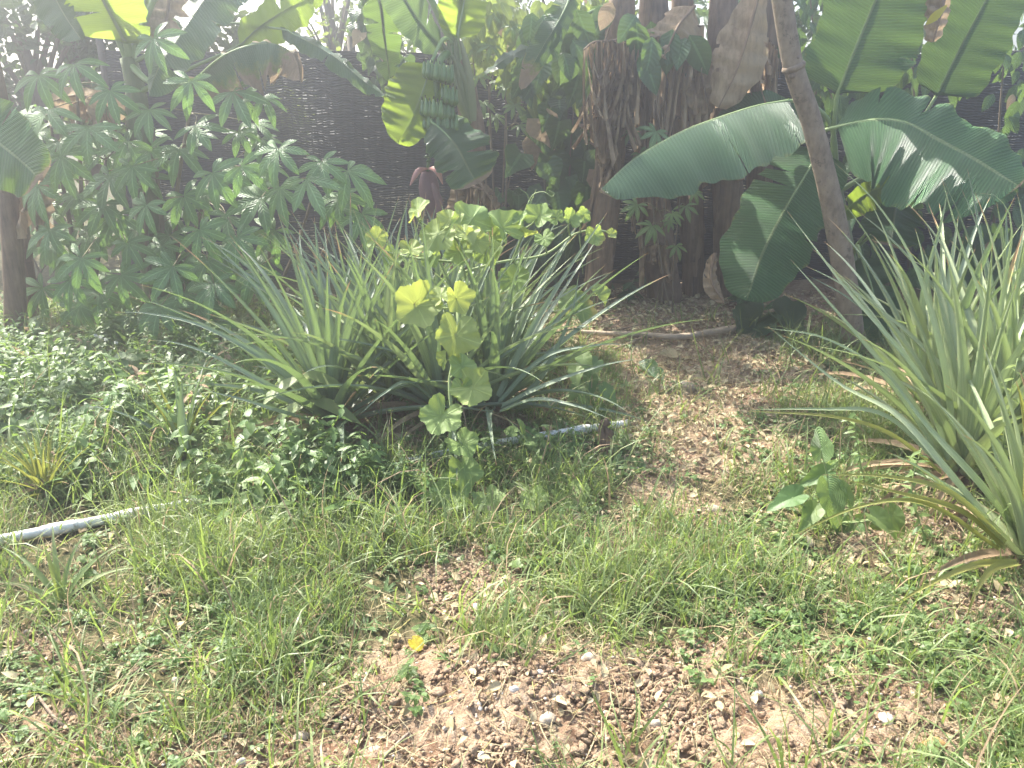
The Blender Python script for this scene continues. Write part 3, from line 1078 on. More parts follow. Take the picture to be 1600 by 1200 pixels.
# ================================================================== BANANAS
g0 = gnd(205, 545)
b1 = thing('banana_plant', 'hazy backlit banana plant with lime leaves and a leaning stem behind the left cassava', 'banana plant', at(205, 420, 5.5).xy.to_3d())
Yb = 5.5
pseudostem(b1, [Vector((at(225, 300, Yb).x, Yb, -.05)), at(222, 250, Yb), at(212, 140, Yb), at(200, 90, Yb)], [.11, .10, .085, .05], 'stemgreen', 1, strips=5)
S1 = at(202, 100, Yb)
k = mpp(Yb, 80)
banana_leaf(b1, pxs([(198, 70, 5.45), (180, 35, 5.35), (150, -20, 5.2), (110, -90, 5.0), (70, -140, 4.8)]), 75 * k, 75 * k, (-.1, -1, .25), .3, .3, mat='banana_backlit', seed=1, petiole=[at(212, 140, 5.5), at(205, 100, 5.5)], rib=.026)
banana_leaf(b1, pxs([(215, 60, 5.6), (225, 10, 5.6), (238, -60, 5.7), (270, -140, 5.8)]), 60 * k, 60 * k, (-.25, -1, .1), .25, .25, mat='banana_backlit', seed=2, petiole=[S1, at(208, 90, 5.6)])
banana_leaf(b1, pxs([(50, -75, 5.2), (78, -20, 5.1), (100, 22, 5.0), (127, 62, 4.9)]), 20 * k, 38 * k, (.3, -1, -.05), .15, -.2, mat='banana', seed=3, tears=7, petiole=[S1, at(130, -60, 5.4), at(70, -110, 5.3)])
banana_leaf(b1, pxs([(360, -80, 5.2), (338, -30, 5.1), (305, 20, 5.0), (275, 65, 4.95), (248, 105, 4.9), (232, 150, 4.9)]), 52 * k, 30 * k, (.3, -.5, .9), -.1, -.3, mat='banana_pale', seed=4, tears=6, petiole=[S1, at(260, -40, 5.4), at(330, -100, 5.3)])
banana_leaf(b1, pxs([(372, 72, 5.3), (405, 42, 5.25), (440, 18, 5.2), (478, -4, 5.15), (505, -20, 5.1)]), 26 * k, 36 * k, (-.15, -.95, .25), .1, -.25, mat='banana_backlit', seed=5, tears=3, petiole=[at(205, 150, 5.5), at(290, 110, 5.4)], rib=.013)
banana_leaf(b1, pxs([(300, 128, 5.1), (345, 88, 5.0), (395, 68, 4.95), (436, 70, 4.9), (462, 92, 4.85), (470, 128, 4.8)]), 14 * k, 66 * k, (.1, -.5, .85), -.7, -.7, cR=-.5, mat='banana_pale', seed=6, tears=2, dry_edge=.8, dry_tip=.35, petiole=[S1, at(240, 130, 5.3)], ripple=.03, label='half dead drooping leaf with a ragged brown margin')
banana_leaf(b1, pxs([(438, 44, 5.2), (485, 66, 5.1), (530, 94, 5.0), (565, 124, 4.95), (604, 151, 4.9)]), 12 * k, 19 * k, (.15, -.8, .5), -.5, -.4, mat='banana_pale', seed=7, tears=2, petiole=[S1, at(330, 40, 5.4)], rib=.01, label='narrow grey leaf seen almost edge on')
for i, (dx, dy, h) in enumerate([(-.9, .3, 1.5), (.8, .6, 1.6)]):  # unseen crown leaves above the view, added for the shade they cast
    s = Vector((S1.x, Yb, 2.0)); m = s + Vector((dx * .6, dy * .6, .75)); e = s + Vector((dx * 1.6, dy * 1.6, h - .9 + .35))
    banana_leaf(b1, [s + Vector((dx * .2, dy * .2, .35)), m, s + Vector((dx * 1.15, dy * 1.15, .8)), e], .26, .26, (0, 0, 1), .1, .1, mat='banana_backlit' if i % 2 else 'banana', seed=20 + i, petiole=[S1, s])
dead_sheet(b1, pxs([(268, -30, 5.5), (262, 30, 5.45), (248, 82, 5.4)]), 52 * k, 4)
dead_sheet(b1, pxs([(205, 165, 5.6), (165, 158, 5.5), (120, 150, 5.4), (80, 160, 5.3)]), 30 * k, 7)
dead_leaf(b1, pxs([(205, 150, 5.5), (150, 150, 5.4), (110, 165, 5.4)]), .3, 6, .08, 3)

b2 = thing('banana_plant', 'left edge banana plant with two dark brown stems and one broad leaf tip reaching in', 'banana plant', Vector((at(20, 500, 5.0).x, 5.0, 0)))
pseudostem(b2, [Vector((at(28, 540, 5.0).x, 5.0, -.03)), at(20, 400, 5.0), at(5, 200, 5.0), at(-30, 20, 5.0)], [.065, .06, .055, .04], 'stemdark', 2)
pseudostem(b2, [Vector((at(52, 530, 5.3).x, 5.3, -.03)), at(42, 430, 5.3), at(30, 330, 5.3), at(28, 240, 5.3)], [.055, .05, .05, .04], 'stemdark', 3)
k = mpp(3.9, 230)
banana_leaf(b2, pxs([(-190, 110, 4.3), (-90, 165, 4.1), (-10, 218, 3.95), (40, 258, 3.85), (62, 282, 3.8)]), 62 * k, 70 * k, (.1, -1, .12), -.1, -.1, mat='banana', seed=9, tears=2, tip=9, dry_tip=.05, petiole=[at(-30, 20, 5.0), at(-180, 30, 4.7)])
dead_leaf(b2, pxs([(25, 270, 5.0), (40, 285, 4.95), (62, 300, 4.9)]), .35, 6, .06, 5)
dead_sheet(b2, pxs([(30, 270, 5.0), (55, 300, 4.9), (72, 345, 4.85)]), .09, 9)
for i, (dx, dy, h) in enumerate([(-.9, -.3, .7)]):  # unseen crown leaf above the view, added to cast shade
    s = at(-30, 20, 5.0); e = s + Vector((dx * 1.7, dy * 1.7, h * .5))
    banana_leaf(b2, [s + Vector((dx * .2, dy * .2, .4)), s + Vector((dx * .7, dy * .7, h)), s + Vector((dx * 1.25, dy * 1.25, h)), e], .26, .26, (0, 0, 1), .1, .1, seed=30 + i, petiole=[s])

# ---- the fruiting banana
Y3 = 5.3
b3 = thing('banana_plant', 'fruiting banana plant with a hanging green bunch and red flower before the fence', 'banana plant', Vector((at(735, 440, Y3).x, Y3, 0)))
k = mpp(5.0, 150)
pseudostem(b3, [Vector((at(728, 480, Y3).x, Y3, -.03)), at(730, 320, Y3), at(738, 210, Y3), at(722, 120, Y3), at(706, 60, Y3)], [.125, .115, .10, .075, .045], 'stemdark', 4, strips=10)
mb = MB()
for i, (px, py) in enumerate([(700, 62), (712, 60), (690, 66), (720, 64)]):
    ribbon(mb, crom(pxs([(735, 190, 5.15), (720 + (i - 1.5) * 8, 120, 5.12), (px, py, 5.1)]), 10), [.045, .05, .05, .045, .04, .035, .03, .025, .02, .01], Vector((0, -1, 0)), -.7, random.random(), cols=5)
mb.build('leaf_sheath', M['stemgreen'], b3)
C3 = at(708, 70, 5.25)
banana_leaf(b3, pxs([(674, 96, 5.0), (662, 138, 4.95), (645, 180, 4.9), (622, 224, 4.85)]), 46 * k, 58 * k, (-.2, -.95, .1), -.05, .1, mat='banana_backlit', seed=11, tears=0, petiole=[C3, at(692, 62, 5.1)], rib=.012, label='hanging leaf glowing lime where the sun shines through')
banana_leaf(b3, pxs([(674, 188, 4.85), (700, 212, 4.8), (718, 236, 4.75), (732, 264, 4.72), (747, 288, 4.7)]), 62 * k, 44 * k, (.1, -.62, .78), -.2, -.25, mat='banana_pale', seed=12, tears=3, tip=7, dry_tip=.12, petiole=[at(735, 190, 5.2), at(680, 175, 5.0)], rib=.011, label='short silvery leaf folded below the bunch with a browned tip')
banana_leaf(b3, pxs([(690, 72, 5.15), (665, 45, 5.05), (640, 10, 4.95), (605, -50, 4.85), (575, -100, 4.8)]), 42 * k, 48 * k, (.1, -.85, .55), .0, -.15, mat='banana_pale', seed=13, tears=3, petiole=[at(715, 120, 5.3), at(702, 90, 5.2)])
banana_leaf(b3, pxs([(714, 62, 5.2), (720, 30, 5.2), (728, -15, 5.2), (735, -80, 5.2)]), 42 * k, 40 * k, (.1, -1, -.1), .15, .15, mat='banana_backlit', seed=14, tears=1, tip=3, petiole=[at(722, 120, 5.3), at(716, 85, 5.25)])
banana_leaf(b3, pxs([(560, -30, 5.2), (590, -5, 5.15), (600, 60, 5.3), (610, 130, 5.5)]), 30 * k, 32 * k, (0, -1, .2), -.2, -.2, seed=15, tears=4, petiole=[C3, at(640, -50, 5.2)])
for i, (dx, dy, h) in enumerate([(-.3, .95, 1.15), (.75, -.6, .95)]):  # unseen crown leaves over the bunch, added for dappled shade
    s = C3 + Vector((0, 0, .12)); e = s + Vector((dx * 1.7, dy * 1.7, h * .6))
    banana_leaf(b3, [s + Vector((dx * .2, dy * .2, .4)), s + Vector((dx * .7, dy * .7, h)), s + Vector((dx * 1.25, dy * 1.25, h)), e], .25, .25, (0, 0, 1), .1, .1, mat='banana_backlit' if i % 2 else 'banana', seed=40 + i, petiole=[C3, s])
dead_leaf(b3, pxs([(735, 290, 5.15), (750, 296, 5.1), (770, 305, 5.1)]), .25, 6, .07, 8)
dead_sheet(b3, pxs([(712, 280, 5.2), (714, 320, 5.15), (716, 352, 5.1)]), .07, 3)
dead_sheet(b3, pxs([(748, 285, 5.15), (762, 305, 5.1), (775, 330, 5.1)]), .07, 5)


# bunch: a stalk with hands of fingers
YB = 4.95
kb = mpp(YB, 170)
bunch = MB()
tube(bunch, pxs([(708, 78, 5.2), (690, 92, 5.05), (683, 120, YB), (681, 170, YB), (676, 215, YB), (670, 250, YB), (668, 268, YB)]), [.03, .026, .022, .018, .013, .009, .010], 8, 40, .6, wob=.12)
for i in range(9):                                  # knobs where old bracts dropped
    p = at(675 - i * .8 + random.uniform(-3, 3), 200 + i * 6.5, YB - .012)
    tube(bunch, [p + Vector((-.016, 0, 0)), p + Vector((0, -.012, .005)), p + Vector((.016, 0, 0))], [.004, .009, .004], 6, 6, .3)
bo = bunch.build('bunch_stalk', M['fruit'], b3)
HANDS = [(664, 104, 705, 112, 8, 1.0), (692, 142, 712, 148, 5, .9), (661, 164, 706, 170, 9, 1.05), (664, 186, 712, 190, 8, .95), (690, 196, 706, 200, 4, .9)]
for hi, (x0, y0, x1, y1, n, sc) in enumerate(HANDS):
    mb = MB()
    root_p = at(682, (y0 + y1) / 2 - 14 + 20, YB)
    for i in range(n):
        t = i / max(1, n - 1)
        px = x0 + (x1 - x0) * t; py = y0 + (y1 - y0) * t
        yy = YB - .02 - .055 * math.sin(math.pi * (.15 + .7 * t)) - .012 * (i % 2)
        low = at(px * .6 + 682 * .4, py + 17, yy + .05)
        mid = at(px, py + 13, yy - .012); top = at(px + (t - .5) * 3, py - 8 - (i % 2) * 3, yy)
        r = .0175 * sc
        tube(mb, [root_p.lerp(low, .6), low, mid, at(px, py + 2, yy - .006), top], [.008, .012, r, r * 1.05, r * .9, .006], 6, 16, random.random())
        d = (top - mid).normalized()
        tube(mb, [top, top + d * .018 + Vector((random.uniform(-.004, .004), 0, 0))], [.004, .0025], 5, 3, mi=1)
    ho_ = mb.build('banana_hand', [M['fruit'], M['black']], bo)
# flower
fl = MB()
V = []; UV = []
rows, cols = 22, 18
A = at(668, 268, YB); Bp = at(676, 345, YB)
for r in range(rows):
    t = r / (rows - 1)
    rad = .068 * (math.sin(math.pi * min(1, .12 + .88 * t)) ** .6 * (1 - .25 * t) if t < .98 else .01)
    rad = max(rad, .006)
    p = A.lerp(Bp, t)
    for c in range(cols):
        a = 2 * math.pi * c / cols
        rr = rad * (1 + .07 * math.cos(3 * a + t * 5))
        V.append(p + Vector((math.cos(a) * rr, math.sin(a) * rr, 0))); UV.append((c / cols, t))
Fc = [(r * cols + c, r * cols + (c + 1) % cols, (r + 1) * cols + (c + 1) % cols, (r + 1) * cols + c) for r in range(rows - 1) for c in range(cols)]
fl.add(V, Fc, UV, .4)
fo = fl.build('flower_bud', M['bract'], b3)
for i, (pts, wd) in enumerate([([(668, 262, 4.9), (655, 262, 4.85), (646, 274, 4.82), (640, 290, 4.82)], .028), ([(670, 262, 4.9), (680, 260, 4.85), (687, 270, 4.82), (692, 288, 4.82)], .030),
                               ([(676, 285, 4.87), (684, 305, 4.86), (686, 330, 4.87), (690, 352, 4.88)], .035)]):
    mb = MB(); P = crom(pxs(pts), 12)
    ribbon(mb, P, [wd * math.sin(math.pi * (.12 + .84 * j / 11)) for j in range(12)], Vector((0, -.5, .85)), -.8, .6, cols=7)
    mb.build('bract', M['bractin'] if i < 2 else M['bract'], fo)

# ---- clump of old stems with dead leaves
oldstems = [
    ('leftmost reddish brown stem of the old banana clump, under a curtain of torn dead leaves', [(930, 440, 5.9), (944, 350, 5.9), (955, 220, 5.9), (972, 0, 6.0), (980, -120, 6.0)], [.10, .10, .105, .10, .06]),
    ('thick old banana stem with loose brown sheaths in the middle of the clump', [(1040, 470, 5.95), (1026, 360, 6.0), (1014, 220, 6.1), (1020, 60, 6.2), (1022, -130, 6.2)], [.13, .115, .11, .11, .06]),
    ('narrow dark banana stem between the two thicker old stems', [(1085, 440, 6.2), (1082, 330, 6.2), (1070, 180, 6.3), (1066, 20, 6.3), (1066, -120, 6.3)], [.085, .085, .085, .085, .05]),
    ('brown banana stem behind the pale tan dead leaf, right side of the clump', [(1140, 440, 6.1), (1138, 330, 6.1), (1132, 160, 6.1), (1130, 0, 6.2), (1132, -120, 6.2)], [.11, .11, .115, .11, .06]),
    ('dark banana stem half hidden just left of the leaning pole', [(1180, 470, 6.3), (1185, 330, 6.3), (1192, 160, 6.3), (1205, -20, 6.3), (1210, -120, 6.3)], [.10, .10, .10, .09, .05]),
]
OS = []
for i, (lab, pts, rad) in enumerate(oldstems):
    P = pxs(pts); P[0] = Vector((P[0].x, P[0].y, -.04))
    rt = thing('banana_plant', lab, 'banana plant', Vector((P[0].x, P[0].y, 0)), 'old banana stems in the clump')
    pseudostem(rt, P, rad, 'stemdark', 50 + i, strips=26)
    OS.append(rt)
    top = P[-1]
    for j in range((0, 1, 0, 1, 0)[i]):  # unseen green crown leaves added on dead stems for dappled shade
        a = j * 1.8 + i * .8 + .2
        dx, dy = math.cos(a), math.sin(a)
        s = top + Vector((0, 0, .05))
        banana_leaf(rt, [s + Vector((dx * .2, dy * .2, .4)), s + Vector((dx * .7, dy * .7, .8)), s + Vector((dx * 1.2, dy * 1.2, .8)), s + Vector((dx * 1.7, dy * 1.7, .45))], .24, .24, (0, 0, 1), .05, .05, seed=60 + i * 5 + j, petiole=[top, s], tears=9)
D1 = pxs([(985, 60, 5.8), (955, 64, 5.7), (928, 66, 5.6), (912, 78, 5.55)])
dead_leaf(OS[0], D1, .66, 18, .017, 1, sway=.75)
dead_leaf(OS[0], pxs([(946, 110, 5.6), (926, 140, 5.55), (914, 165, 5.5)]), .33, 10, .016, 31, sway=.4)
dead_leaf(OS[0], pxs([(1030, 58, 5.8), (1000, 60, 5.75), (960, 66, 5.7)]), .55, 18, .024, 2, sway=.6)
dead_leaf(OS[0], pxs([(990, 66, 5.75), (970, 150, 5.72), (948, 190, 5.7)]), .5, 14, .022, 3, sway=.6)
dead_sheet(OS[0], pxs([(958, 168, 5.68), (947, 220, 5.68), (942, 262, 5.7)]), .07, 13)
dead_leaf(OS[1], pxs([(1000, 130, 5.9), (1020, 140, 5.85), (1040, 160, 5.85)]), .55, 18, .026, 4)
dead_sheet(OS[1], pxs([(1085, 10, 5.9), (1060, 40, 5.8), (1036, 90, 5.75)]), .22, 14)
dead_sheet(OS[1], pxs([(1075, 70, 5.9), (1095, 120, 5.85), (1108, 180, 5.85)]), .14, 15)
dead_leaf(OS[2], pxs([(1050, 180, 6.0), (1080, 190, 6.0), (1110, 200, 6.0)]), .5, 16, .026, 6)
dead_sheet(OS[3], pxs([(1190, -30, 5.8), (1172, 40, 5.75), (1150, 110, 5.72), (1122, 168, 5.7)]), .20, 16)
dead_sheet(OS[3], pxs([(1080, 90, 5.95), (1092, 140, 5.9), (1096, 190, 5.9)]), .12, 17)
dead_leaf(OS[3], pxs([(1130, 60, 5.9), (1160, 60, 5.9), (1190, 70, 5.9)]), .5, 14, .03, 9)
dead_leaf(OS[4], pxs([(1180, 40, 6.1), (1200, 60, 6.1), (1215, 80, 6.1)]), .6, 14, .03, 10)
dead_leaf(OS[1], pxs([(1030, 40, 5.95), (1060, 44, 5.9), (1100, 40, 5.9)]), .75, 10, .03, 41, sway=.15)
dead_leaf(OS[2], pxs([(1070, 70, 5.95), (1095, 90, 5.9), (1120, 100, 5.9)]), .6, 8, .03, 42, sway=.2)
dead_leaf(OS[3], pxs([(1110, 170, 6.0), (1150, 160, 5.95), (1190, 170, 5.95)]), .55, 9, .03, 43, sway=.2)
dead_leaf(OS[1], pxs([(990, 240, 5.9), (1015, 235, 5.86), (1045, 245, 5.86)]), .6, 9, .03, 44, sway=.2)
dead_leaf(OS[1], pxs([(1000, 385, 5.85), (1030, 380, 5.8), (1060, 390, 5.8)]), .3, 7, .03, 45, sway=.5)
dead_leaf(OS[0], pxs([(938, 250, 5.78), (950, 244, 5.76), (962, 250, 5.76)]), .2, 4, .03, 46, sway=.3)
k = mpp(5.5, 100)
banana_leaf(OS[0], pxs([(905, -40, 5.8), (880, 20, 5.6), (850, 70, 5.5), (828, 110, 5.45), (815, 140, 5.42)]), 20 * k, 24 * k, (.2, -.9, .4), -.3, -.35, seed=71, tears=4, dry_tip=.28, petiole=[at(972, -20, 6.0), at(930, -60, 5.9)], rib=.011, label='drooping green leaf with a shrivelled brown tip')
banana_leaf(OS[0], pxs([(880, 40, 5.7), (840, 66, 5.6), (795, 88, 5.5), (755, 118, 5.45)]), 12 * k, 14 * k, (.1, -.6, .8), -.3, -.3, mat='banana_pale', seed=72, tears=3, petiole=[at(972, 0, 6.0), at(920, 20, 5.85)], rib=.010)

# ---- young banana with the large leaves on the right
Y5 = 5.35
b5 = thing('banana_plant', 'young banana plant with very large ribbed green leaves at the right behind the leaning pole', 'banana plant', Vector((at(1318, 490, Y5).x, Y5, 0)))
pseudostem(b5, [Vector((at(1330, 520, Y5).x, Y5, -.03)), at(1325, 420, Y5), at(1312, 330, Y5), at(1302, 260, Y5)], [.075, .065, .05, .03], 'stemgreen', 7, strips=4)
k = mpp(5.2, 150)
banana_leaf(b5, pxs([(1308, 150, 5.3), (1330, 90, 5.25), (1367, 0, 5.2), (1395, -80, 5.1), (1408, -150, 5.0)]), 70 * k, 90 * k, (-.2, -1, .3), .05, .12, mat='banana_deep', seed=81, tears=1, petiole=[at(1303, 280, 5.35), at(1302, 215, 5.35)], rib=.014, base=.02, ripple=.016)
banana_leaf(b5, pxs([(1462, 152, 5.4), (1500, 75, 5.35), (1540, 0, 5.3), (1585, -90, 5.2)]), 52 * k, 68 * k, (-.2, -1, .15), .05, .05, mat='banana_deep', seed=82, tears=1, petiole=[at(1310, 300, 5.4), at(1400, 240, 5.4)], rib=.013, base=.02)
k = mpp(4.8, 220)
banana_leaf(b5, pxs([(1303, 198, 5.1), (1364, 186, 5.0), (1414, 190, 4.9), (1465, 216, 4.8), (1532, 253, 4.65), (1594, 292, 4.5)]), 72 * k, 132 * k, (-.1, -.45, .9), .12, -.22, cR=-.35, mat='banana_deep', seed=83, tears=4, dry_tip=.02, petiole=[at(1310, 310, 5.35), at(1285, 230, 5.3), at(1280, 208, 5.2)], rib=.014, base=.015, tip=5, ripple=.02, label='largest leaf, arching right in dappled light')
k = mpp(5.0, 220)
banana_leaf(b5, pxs([(1236, 156, 5.2), (1185, 164, 5.1), (1120, 184, 5.0), (1060, 207, 4.9), (990, 248, 4.75), (936, 298, 4.6)]), 118 * k, 46 * k, (-.1, -.28, 1), -.28, -.9, cL=-.22, seed=84, tears=2, gap=.2, dry_tip=.02, petiole=[at(1308, 300, 5.35), at(1300, 200, 5.35), at(1262, 160, 5.28)], rib=.013, base=.03, tip=3, mat='banana_pale', label='long silvery leaf arching left with its near half hanging down')
banana_leaf(b5, pxs([(1284, 230, 5.12), (1262, 268, 5.04), (1225, 330, 4.95), (1192, 395, 4.86), (1166, 470, 4.76)]), 70 * k, 72 * k, (-.1, -.8, .65), .05, -.15, mat='banana_deep', seed=85, tears=2, petiole=[at(1312, 330, 5.35), at(1296, 240, 5.33)], rib=.013, base=.03, tip=6, label='broad leaf hanging down behind the foot of the pole')
dead_sheet(b5, pxs([(1116, 395, 4.9), (1110, 435, 4.86), (1130, 474, 4.8)]), .055, 21)
banana_leaf(b5, pxs([(1398, 288, 4.95), (1368, 296, 4.9), (1338, 312, 4.85), (1312, 342, 4.8)]), 30 * k, 18 * k, (.2, -.7, .7), -.4, .5, mat='banana_backlit', seed=86, tears=1, petiole=[at(1325, 400, 5.3), at(1380, 330, 5.1), at(1405, 292, 5.0)], rib=.008)
banana_leaf(b5, pxs([(1405, 308, 4.9), (1398, 335, 4.8), (1396, 360, 4.72), (1390, 385, 4.68)]), 52 * k, 48 * k, (0, -.6, .8), -.25, -.25, seed=87, tears=3, tip=6, dry_tip=.1, petiole=[at(1325, 400, 5.3), at(1400, 330, 5.1), at(1410, 300, 5.0)], rib=.008)
banana_leaf(b5, pxs([(1340, 330, 5.6), (1420, 270, 5.6), (1500, 260, 5.6), (1590, 300, 5.6)]), 60 * k, 70 * k, (0, -.9, .4), 0, -.1, seed=88, tears=4, petiole=[at(1318, 380, 5.4)])
banana_leaf(b5, pxs([(1250, 210, 5.7), (1200, 180, 5.75), (1150, 200, 5.8), (1100, 260, 5.8)]), 50 * k, 50 * k, (0, -.9, .4), 0, -.1, seed=89, tears=4, petiole=[at(1312, 330, 5.4), at(1290, 240, 5.5)])
banana_leaf(b5, pxs([(1345, 400, 5.1), (1360, 440, 5.0), (1372, 490, 4.9), (1375, 540, 4.8)]), 40 * k, 40 * k, (0, -.9, .3), 0, -.1, seed=90, tears=2, petiole=[at(1325, 420, 5.35), at(1338, 385, 5.2)])
dead_sheet(b5, pxs([(1482, -50, 5.08), (1472, 5, 5.06), (1456, 66, 5.05)]), .085, 23)
mb = MB(); ribbon(mb, crom(pxs([(1447, 38, 4.95), (1462, 24, 4.93), (1480, 8, 4.93)]), 7), [.006, .016, .024, .024, .018, .012, .004], Vector((0, -1, 0)), .3, .5)
tag(mb.build('banana_leaf_scrap', M['yellow']), 'bright yellow dead scrap of leaf between the two top right banana leaves', 'leaf')

# ================================================================== LEANING POLE
pp = pxs([(1340, 585, 4.72), (1318, 420, 4.7), (1298, 310, 4.67), (1268, 190, 4.63), (1240, 105, 4.6), (1222, 0, 4.57), (1205, -120, 4.54)])
pp[0] = Vector((pp[0].x, pp[0].y, min(pp[0].z, -.03)))
pole = thing('wooden_pole', 'weathered brown leaning pole with a ring joint in front of the banana leaves', 'pole', Vector((pp[0].x, pp[0].y, 0)))
mb = MB(); tube(mb, pp, [.071, .069, .065, .058, .054, .052, .048], 18, 60, .5, wob=.02); mb.build('shaft', M['pole'], pole)
mb = MB()
c = at(1240, 105, 4.6); d = (pp[5] - pp[3]).normalized()
tube(mb, [c - d * .016, c - d * .006, c + d * .006, c + d * .016], [.056, .063, .063, .056], 18, 9, .3); mb.build('ring_joint', M['pole'], pole)
for px, py in ((1246, 90), (1239, 119)):
    mb = MB(); q = at(px, py, 4.555); tube(mb, [q + Vector((0, .02, 0)), q + Vector((0, -.012, .002))], [.02, .008], 8, 4, .1); mb.build('knot', M['pole'], pole)
mb = MB(); q = at(1406, 30, 5.7)

# ================================================================== CASSAVA
L1 = [(116, 101), (61, 118), (299, 127), (364, 143), (172, 142), (233, 172), (74, 172), (138, 199), (305, 196), (199, 221), (233, 233), (280, 233),
      (96, 243), (172, 275), (207, 260), (376, 260), (435, 233), (332, 270), (439, 294), (479, 280), (408, 309), (287, 305), (229, 320), (121, 305),
      (184, 334), (79, 359), (312, 359), (253, 383), (371, 371), (142, 364), (530, 310), (503, 253), (354, 337), (128, 403), (111, 437), (125, 478),
      (270, 417), (324, 407), (288, 457), (155, 457), (334, 444), (189, 430), (67, 450), (209, 498), (337, 505), (220, 535), (290, 548),
      (543, 267), (565, 334), (537, 300), (240, 60), (310, 480), (250, 480), (200, 380), (400, 420), (430, 360), (60, 290), (160, 320)]
random.seed(5)
gA = []; gB = []; gC = []
for i, (x, y) in enumerate(L1):
    Yd = 4.85 + random.uniform(-.25, .3)
    s = 64 * mpp(Yd, y) * random.uniform(.86, 1.1)
    if y > 330: s *= .9
    it = (at(x, y, Yd), s, random.uniform(.25, .6))
    (gC if x > 390 else gA if x < 205 else gB).append(it)
for _ in range(78):
    x, y = random.uniform(20, 420), random.uniform(150, 520)
    Yd = random.uniform(5.25, 5.6)
    (gA if x < 205 else gB).append((at(x, y, Yd), 50 * mpp(Yd, y) * random.uniform(.8, 1.1), random.uniform(.25, .6)))
cassava('cassava_plant', 'big hazy cassava shrub whose leaves reach the left edge of the photo', Vector((at(130, 520, 5.4).x, 5.4, 0)), gA, pxs([(120, 130, 5.3), (80, 200, 5.3), (165, 250, 5.3), (130, 380, 5.3)]), seed=1, r=.018, group='cassava plants')
cassava('cassava_plant', 'cassava shrub of hanging dark green leaves before the fence, left of the pineapples', Vector((at(270, 520, 5.4).x, 5.4, 0)), gB, pxs([(300, 150, 5.3), (240, 200, 5.3), (330, 280, 5.3), (280, 400, 5.3), (225, 300, 5.3)]), seed=2, r=.018, group='cassava plants')
cassava('cassava_plant', 'slender cassava with a few leaves against the black cloth, right of the big cassava shrub', Vector((at(430, 500, 5.6).x, 5.6, 0)), gC, pxs([(430, 235, 5.3), (500, 260, 5.3), (540, 290, 5.3)]), seed=3, r=.012, group='cassava plants')
cr = [((996, 320), .9), ((1019, 353), 1), ((1071, 322), .85), ((1050, 334), .7), ((1056, 384), .8), ((1046, 345), .6), ((1085, 300), .6)]
cassava('cassava_plant', 'small cassava with pale sunlit leaves beside the old banana stems', Vector((at(1060, 450, 5.6).x, 5.6, 0)),
        [(at(p[0], p[1], 5.35 + .1 * i % .3), 34 * q * mpp(5.35, 330), .5) for i, (p, q) in enumerate(cr)], pxs([(1062, 310, 5.5), (1030, 330, 5.5)]), 'cassava_lit', seed=4, r=.008, group='cassava plants')
cassava('cassava_plant', 'shaded cassava with dark leaves between the dead leaf curtain and the long silvery banana leaf', Vector((at(1030, 455, 5.8).x, 5.75, 0)),
        [(at(1025, 205, 5.6), 36 * mpp(5.6, 200), .2), (at(1000, 240, 5.65), 34 * mpp(5.6, 200), .4), (at(1050, 235, 5.65), 30 * mpp(5.6, 200), .4), (at(985, 205, 5.7), 26 * mpp(5.6, 200), .4)], pxs([(1028, 215, 5.7), (1010, 245, 5.7)]), seed=5, r=.008, group='cassava plants')
cb = [(767, 71, 1), (739, 76, .9), (776, 125, .8), (773, 181, 1), (804, 164, .8), (790, 135, .7), (755, 160, .9), (735, 50, .9), (800, 40, .8), (770, 20, .9), (705, 105, .8), (650, 58, .9), (812, 195, .7), (748, 118, .8)]
cassava('cassava_plant', 'tall sunlit cassava over the fence between the banana bunch and the heart leaved climber', Vector((at(770, 400, 6.3).x, 6.3, 0)),
        [(at(x, y, 6.1 + (i % 4) * .1), 33 * q * mpp(6.1, 100), .4) for i, (x, y, q) in enumerate(cb)], pxs([(760, 60, 6.3), (790, 130, 6.3), (740, 100, 6.3), (790, 180, 6.3)]), 'cassava_lit', seed=6, r=.01, group='cassava plants')

# ================================================================== PINEAPPLES
def pine_leaf(parent, P, wid, N, seed, mat, fold=.75, dry=0., twist=0.):
    rs = random.Random(seed)
    m = len(P)
    ws = []; D = []
    for i in range(m):
        t = i / (m - 1)
        ws.append(max(.0006, wid * (.75 + .35 * math.sin(math.pi * min(1, t * 1.4 + .1))) * (1 - t ** 2.4) ** .9))
        D.append(max(0, (t - (1 - dry)) / max(dry, .01)) * 1.1 if dry else (1.0 if t > .975 else 0))
    mb = MB()
    ribbon(mb, P, ws, N, fold, rs.random(), D, cols=5, twist=twist)
    return mb.build('leaf', M[mat], parent)


def rosette_leaf(base, az, el, L, droop, n=18, side=0.):
    p = Vector(base); P = [p.copy()]
    st = L / (n - 1)
    for i in range(1, n):
        t = i / (n - 1)
        e = el - droop * t ** 1.6
        a = az + side * t * t
        p = p + Vector((math.cos(a) * math.cos(e), math.sin(a) * math.cos(e), math.sin(e))) * st
        P.append(p.copy())
    return P


